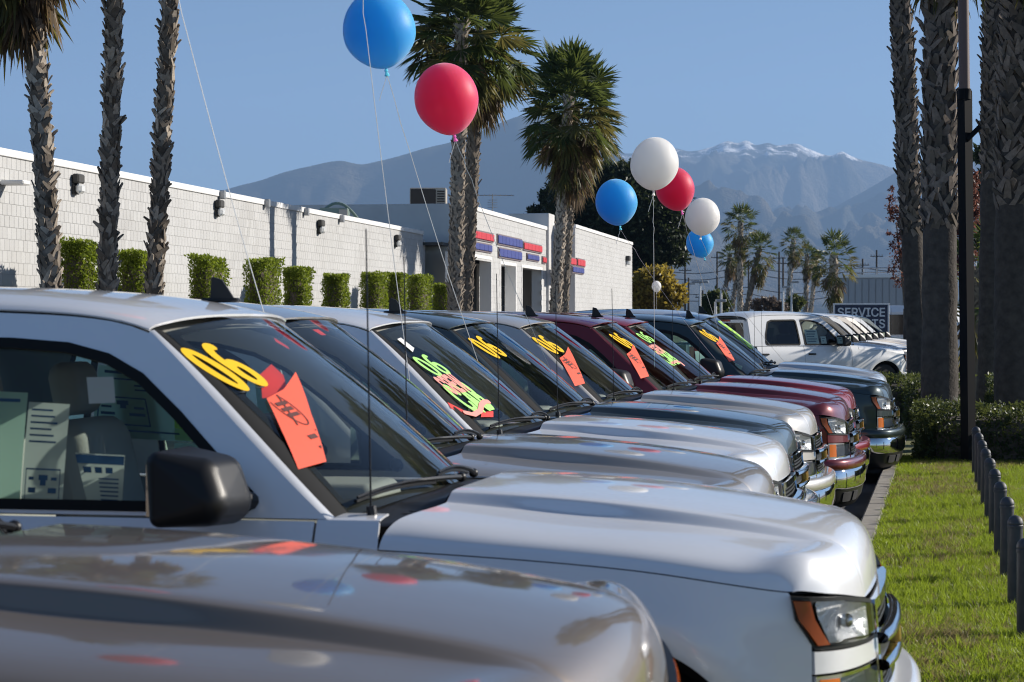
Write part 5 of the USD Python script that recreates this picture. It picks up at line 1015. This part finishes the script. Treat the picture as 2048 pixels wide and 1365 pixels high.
# ------------------------------------------------------------------ balloons
def latex(name, c, t):
    usdkit.material(stage, f'/World/Looks/{name}', {'p': ('principled_bsdf', {'base_color': c, 'roughness': 0.5, 'specular_ior_level': 0.25, 'sheen_weight': 0.35, 'subsurface_weight': 0.75, 'subsurface_scale': 0.10, 'subsurface_radius': (1.0, 1.0, 1.0)}), 't': ('translucent_bsdf', {'color': t}), 'm': ('mix_closure', {'fac': 0.25})}, [('p.BSDF', 'm.closure1'), ('t.BSDF', 'm.closure2')], surface='m.closure')
latex('latex_blue', (0.010, 0.26, 0.82), (0.0, 0.30, 0.98)); latex('latex_red', (0.80, 0.012, 0.060), (0.92, 0.0, 0.045)); latex('latex_white', (0.84, 0.82, 0.79), (0.86, 0.84, 0.80))
mat('string', (0.80, 0.79, 0.76), rough=0.6)
def balloon(label, px, py, wpx, d, m, knot, tie=None, via=None, tail=True):
    c = P(px, py, d); R = wpx / 2 * d / FPX; kn = P(knot[0], knot[1], d); ax = c - kn; ax /= np.linalg.norm(ax); kd = np.linalg.norm(c - kn)
    t = thing('balloon', label, 'balloon', c, 0, 'balloons tied to the trucks'); x, y, z = _basis(ax) if abs(ax[2]) < .999 else (np.array([1., 0, 0]), np.array([0, 1., 0]), ax); M = np.eye(4); M[:3, 0], M[:3, 1], M[:3, 2] = x, y, z
    nk = kd - .035 * R / .2; th = np.linspace(0, math.pi, 40); prof = []
    for a in th:
        zz = -math.cos(a); rr = math.sin(a); zl = zz * R * 1.14 if zz > 0 else zz * nk
        if zz < 0: rr = rr * (1 - .16 * (-zz) ** 2.2)
        prof.append((max(R * rr, .004), zl))
    obj('envelope', MB().lathe(prof, 40, M), m, t, smooth=True)
    obj('knot', MB().lathe([(.004, -nk + .004), (.012, -nk - .012), (.007, -nk - .022), (.016, -nk - .042), (.013, -nk - .046), (0, -nk - .04)], 12, M), m, t, smooth=40)
    k0 = kn - c; st = MB(); r = np.random.default_rng(int(px))
    if tie is not None:
        e = tie - c; q = np.linspace(0, 1, 30)[:, None]; pts = k0 + (e - k0) * q; pts[:, 2] -= .05 * np.sin(np.pi * q[:, 0]); pts[:6] += r.normal(0, .004, (6, 3)) * np.array([0, 1, 1, 1, 1, .5])[:, None]; st.tube(pts, .0019 + .00003 * d, 4)
        if tail: st.tube([k0, k0 + [-.015, 0, -.05], k0 + [-.035, 0, -.11], k0 + [-.045, 0, -.15]], .0016 + .00003 * d, 4)
        obj('string', st, 'string', t)
    return t
# ------------------------------------------------------------------ stickers and papers on the truck glass
def local_pt(t, w):
    M = np.array(UsdGeom.Xformable(t).GetLocalTransformation()).T; q = np.linalg.inv(M) @ np.append(w, 1); return q[:3]
def world_pts(t, p):
    M = np.array(UsdGeom.Xformable(t).GetLocalTransformation()).T; return p @ M[:3, :3].T + M[:3, 3]
def inverse(t, fn, px, guess):
    """The surface parameters at which fn meets the line of sight of a pixel of the photograph."""
    q = np.array(guess, float)
    for _ in range(25):
        f = lambda a: project(world_pts(t, fn(np.array([a])))[0]); r = f(q) - np.array(px, float); e = 1e-4
        J = np.stack([(f(q + [e, 0]) - f(q - [e, 0])) / (2 * e), (f(q + [0, e]) - f(q - [0, e])) / (2 * e)], 1)
        st = np.linalg.solve(J, r); q = q - np.clip(st, -.25, .25)
    return q
GL = .86
def on_ws(t, name, shape, m, px, label=None, off=.006, rot=0.0, parent=None, sy=1.0):
    """shape: metres, x to the truck's left, y up the glass, its centre at the pixel px."""
    y0, t0 = inverse(t, wshield, px, (-.3, .6)); b = shape.bounds; g = affinity.translate(shape, -(b[0] + b[2]) / 2, -(b[1] + b[3]) / 2); g = affinity.rotate(g, rot, origin=(0, 0)); g = affinity.affine_transform(g, [1, 0, 0, 1 / GL, y0, t0])
    fn = lambda p: wshield(p) + np.array([.77, 0, .64]) * off
    return obj(name, lift(g, fn, .05, .0), m, parent or t, smooth=True, label=label)
def poly_ws(t, name, pxs, m, label=None, off=.006, parent=None):
    return obj(name, lift(Polygon([inverse(t, wshield, p, (-.2, .5)) for p in pxs]), lambda p: wshield(p) + np.array([.77, 0, .64]) * off, .05, 0.0), m, parent or t, smooth=True, label=label)
YEL = {1: (449, 735, 1.0), 4: (975, 695, 1.0), 5: (1096, 690, .97), 6: (1244, 682, .95), 8: (1418, 672, .95)}
for i, (px, py, s) in YEL.items():
    sh = affinity.affine_transform(number_06(.232 * s, .098 * s, .036 * s), [1, -.20, 0, 1, 0, 0])
    sk = affinity.translate(sh, .006, -.010)  # dark offset copy painted as the drop shadow of the number
    n = on_ws(T[i], 'year_sticker', sh, 'sticker_yellow', (px, py), 'fat yellow 06 lettering on the windshield', off=.004)
    on_ws(T[i], 'sticker_outline', sk.difference(sh.buffer(.004)), 'shadow_ink', (px + 3 * s, py + 5 * s), off=.003, parent=n) if i == 1 else None
TAG1 = [(527, 790), (560, 772), (583, 738), (615, 820), (647, 915), (592, 930), (556, 850)]
c1 = np.array([inverse(T[1], wshield, p, (-.2, .5)) for p in TAG1])
def tag_on(i, px):
    y0, t0 = inverse(T[i], wshield, px, (-.2, .5)); cc = c1 - c1.mean(0) + [y0, t0]; fn = lambda p: wshield(p) + np.array([.77, 0, .64]) * .008
    o = obj('price_tag', lift(Polygon(cc), fn, .04, 0.0), 'sticker_orange', T[i], smooth=True, label='orange paper tag on the windshield')
    c = cc.mean(0); u = (cc[4] - cc[2]); u = u / np.linalg.norm(u * [1, GL]); ring = affinity.rotate(ell(0, 0, .045, .085).difference(ell(0, 0, .040, .080)), 8, origin=(0, 0)); slash = affinity.rotate(sbox(-.003, -.085, .003, .085), -28, origin=(0, 0)); wr = shapely.union_all([affinity.translate(sbox(-.03, -.008, .03, .008), .0, .02 - k * .026) for k in range(3)] + [affinity.translate(sbox(-.022, -.009, .022, .009), -.03, -.13), affinity.translate(sbox(-.02, -.008, .02, .008), .035, -.115), affinity.translate(sbox(-.045, -.0025, .03, .0025), .02, -.185), affinity.translate(sbox(-.008, -.011, .008, .011), -.045, -.18)])
    ink = shapely.union_all([ring, slash, wr]); ink = affinity.affine_transform(ink, [1, 0, 0, 1 / GL, c[0] + .0, c[1] + .045 / GL]).intersection(Polygon(cc).buffer(-.006))
    obj('tag_print', lift(ink, lambda p: wshield(p) + np.array([.77, 0, .64]) * .010, .04, 0.0), 'sticker_ink', o, smooth=True)
tag_on(1, (590, 838)); tag_on(5, (1142, 733)); tag_on(6, (1273, 723)); tag_on(8, (1448, 698))
poly_ws(T[1], 'tag_flap', [(525, 745), (548, 724), (572, 746), (580, 775), (556, 790), (530, 792)], 'sticker_red', 'dark red flap behind the orange tag', off=-.012)
def crew(i, p06, pcrew, pcab, k, m1='sticker_lime', m2='sticker_pink', squig=None):
    on_ws(T[i], 'year_lettering', affinity.affine_transform(number_06(.18 * k, .085 * k, .026 * k), [1, -.2, 0, 1, 0, 0]), m1, p06, 'painted lime 06 lettering', off=.008)
    on_ws(T[i], 'word_lettering', affinity.affine_transform(text_shape('CREW', .12 * k, True, .004 * k), [.42, -.2, 0, 1.1, 0, 0]), m2, pcrew, 'painted pink CREW lettering', off=.009)
    on_ws(T[i], 'word_lettering', affinity.affine_transform(text_shape('CAB', .19 * k, True, .008 * k), [.46, -.2, 0, 1.1, 0, 0]), m1, pcab, 'painted lime CAB lettering', off=.008)
    if squig: poly = LineString([inverse(T[i], wshield, p, (-.1, .3)) * [1, GL] for p in squig]).buffer(.016 * k, quad_segs=6); obj('squiggle', lift(affinity.scale(poly, 1, 1 / GL, origin=(0, 0)), lambda p: wshield(p) + np.array([.77, 0, .64]) * .011, .04, 0.0), m2, T[i], smooth=True, label='painted pink squiggle under the lettering')
crew(3, (862, 733), (902, 770), (936, 796), 1.0, squig=[(928, 828), (945, 832), (958, 824), (960, 812), (966, 806), (974, 806)])
poly_ws(T[3], 'red_strip', [(893, 806), (925, 822), (928, 832), (900, 818)], 'sticker_red', 'red strip at the foot of the windshield'); poly_ws(T[3], 'red_strip', [(962, 826), (985, 824), (985, 836), (960, 836)], 'sticker_red')
poly_ws(T[3], 'bar_code_label', [(793, 680), (800, 677), (827, 698), (824, 706)], 'paper_white', 'white bar code label at the top of the windshield')
crew(7, (1290, 676), (1312, 700), (1334, 716), .95, squig=[(1342, 728), (1352, 724), (1360, 727), (1366, 732)])
crew(9, (1450, 652), (1468, 666), (1488, 684), 1.05, 'sticker_bright_lime', 'sticker_bright_lime')
poly_ws(T[9], 'bar_code_label', [(1408, 641), (1412, 640), (1423, 649), (1420, 651)], 'paper_white')
for i, c in ((1, [(552, 672), (580, 690), (584, 696), (556, 680)]), (2, [(628, 657), (640, 656), (656, 668), (646, 668)])): poly_ws(T[i], 'red_strip', c, 'sticker_red', 'small red strip under the top edge of the glass', off=-.01)
for i, c in ((8, [(1470, 727), (1484, 734), (1482, 741), (1468, 733)]),): poly_ws(T[i], 'inspection_label', c, 'paper_green', 'pale label low on the windshield')
near = lambda p: on_green(p, -.028); near_in = lambda p: on_green(p, -.05)
far = lambda p: on_green(p, -.03) * [1, -1, 1]
def sheet(t, fn, pxs, m, prints=(), label=None, ink='ink_blue', guess=(-2.6, 1.45)):
    c = [inverse(t, fn, p, guess) for p in pxs]; o = obj('window_sheet', lift(Polygon(c), fn, .12, 0.0), m, t, smooth=True, label=label)
    toward = np.array([0, -1, 0]); P0, P1, P2, P3 = [np.array(q) for q in c[:4]]; bil = lambda u, v: (P0 * (1 - u) + P1 * u) * (1 - v) + (P3 * (1 - u) + P2 * u) * v
    rects = [Polygon([bil(u0, v0), bil(u1, v0), bil(u1, v1), bil(u0, v1)]) for u0, v0, u1, v1 in prints]
    if rects: obj('sheet_print', lift(shapely.union_all(rects), lambda p: fn(p) + toward * .004, .12, 0.0), ink, o, smooth=True)
fl_frame = [(.08, .62, .92, .635), (.08, .93, .92, .945), (.08, .62, .10, .945), (.90, .62, .92, .945)]; fl_txt = [(.10, .06 + k * .06, .62 + .2 * ((k * 7) % 3) / 3, .078 + k * .06) for k in range(6)]; pic = [(.40, .68, .62, .73), (.44, .73, .58, .78), (.16, .70, .28, .73), (.70, .70, .84, .73), (.16, .80, .34, .85), (.64, .80, .84, .85)]
t1 = T[1]
sheet(t1, near_in, [(-70, 780), (56, 786), (40, 1002), (-70, 1010)], 'paper_green', [(.1, .06, .9, .09)], 'tall pale green sheet at the left of the side window')
sheet(t1, near, [(58, 804), (140, 809), (124, 1020), (41, 1017)], 'paper', fl_frame + fl_txt + pic, 'price sheet with a boxed drawing in the side window')
sheet(t1, near, [(151, 906), (250, 911), (243, 1030), (180, 1027)], 'paper', [(.0, .02, 1.0, .17), (.10, .22, .28, .32), (.36, .22, .52, .32), (.60, .22, .76, .32)] + [(.42, .40 + k * .07, .90, .425 + k * .07) for k in range(6)] + [(.55, .82, .8, .92)], 'small sheet with a blue heading in the side window')
sheet(t1, lambda p: on_green(p, .006), [(173, 755), (227, 754), (231, 806), (178, 808)], 'paper', (), 'square label on the outside of the side window')
sheet(t1, far, [(197, 730), (330, 742), (385, 885), (183, 872)], 'paper_green', [(.04, .42, .62, .44), (.04, .80, .62, .82), (.04, .42, .055, .82), (.605, .42, .62, .82), (.26, .47, .40, .53), (.30, .53, .37, .58), (.08, .55, .20, .58), (.46, .55, .58, .58), (.08, .64, .24, .68), (.40, .64, .58, .68), (.1, .06, .8, .10), (.15, .16, .7, .18), (.5, .24, .8, .26), (.5, .30, .8, .32), (.05, .88, .9, .905)], 'large green tinted sheet in the far side window', guess=(-2.7, 1.45))
sheet(t1, far, [(348, 832), (372, 850), (398, 884), (350, 880)], 'paper_lime', (), 'lime label beside the green sheet', guess=(-2.5, 1.35))
sheet(t1, far, [(350, 886), (398, 888), (410, 908), (346, 905)], 'paper_green', (), None, guess=(-2.5, 1.3))
for k, (i, pxs, m) in enumerate([(8, [(1352, 690), (1372, 690), (1372, 712), (1352, 712)], 'paper_green')]): sheet(T[i], far, pxs, m, (), 'pale sheet in the far side window', guess=(-2.7, 1.4))
t10 = T2[0]
def local_sheet(t, x0, x1, z0, z1, m, side=-1, label=None, prints=True):
    g = Polygon([(x0, z0), (x1, z0), (x1, z1), (x0, z1)]); o = obj('window_sheet', lift(g, near if side < 0 else far, .12, 0.0), m, t, smooth=True, label=label)
    if prints: obj('sheet_print', lift(shapely.union_all([sbox(x0 + .03, z1 - .05 - k * .05, x1 - .04 - .03 * (k % 3), z1 - .035 - k * .05) for k in range(int((z1 - z0) / .05) - 1)]), lambda p: (near if side < 0 else far)(p) + [0, -.004, 0], .2, 0.0), 'ink_blue', o)
local_sheet(t10, -2.98, -2.66, 1.20, 1.50, 'paper_white', label='white sheet in the front side window'); local_sheet(t10, -2.60, -2.46, 1.20, 1.36, 'paper_white', label='smaller white sheet in the front side window'); local_sheet(t10, -2.95, -2.55, 1.25, 1.52, 'paper_green', 1, prints=False)
for k in (2, 3, 5): local_sheet(T2[k], -2.9, -2.6, 1.22, 1.48, 'paper_green', 1, prints=False)
for i in (2, 3, 4, 5, 6, 7): local_sheet(T[i], -2.95, -2.60, 1.22, 1.52, 'paper_green', 1, prints=False)

# ------------------------------------------------------------------ the balloons and their strings
def mirror_tie(i): return world_pts(T[i], np.array([[-2.15, -1.12, 1.37]]))[0]
balloon('large blue balloon cut off by the top edge of the photo', 759, 65, 146, 12.6, 'latex_blue', (774, 150), mirror_tie(4))
balloon('large red balloon in front of the bushy palm', 893, 199, 128, 14.4, 'latex_red', (911, 281), mirror_tie(5))
balloon('large white balloon, highest of the right hand group', 1309, 330, 97, 19.0, 'latex_white', (1307, 390), P(1309, 735, 19.6))
balloon('blue balloon left of the large white one, in front of the dark tree', 1233, 406, 84, 22.0, 'latex_blue', (1241, 459), mirror_tie(8))
balloon('red balloon partly hidden behind the large white one', 1350, 378, 78, 23.6, 'latex_red', (1365, 428), mirror_tie(9))
balloon('smaller white balloon above the low blue one', 1405, 436, 70, 24.5, 'latex_white', (1401, 478), world_pts(T[9], np.array([[-1.73, -.83, 1.2]]))[0], tail=False)
balloon('small blue balloon peeking out below the white one', 1400, 488, 55, 29.5, 'latex_blue', (1410, 520), P(1600, 760, 34.0), tail=True)
balloon('tiny white balloon far away in front of the yellow green bush', 1313, 573, 19, 85, 'latex_white', (1313, 587), P(1313, 640, 85), tail=False)
balloon('red balloon above the frame, its long string coming down behind the nearest windshield', 300, -250, 190, 9.2, 'latex_red', (318, -150), mirror_tie(2))
balloon('white balloon above the frame, its string crossing in front of the large blue one', 701, -205, 165, 11.0, 'latex_white', (712, -112), mirror_tie(3))
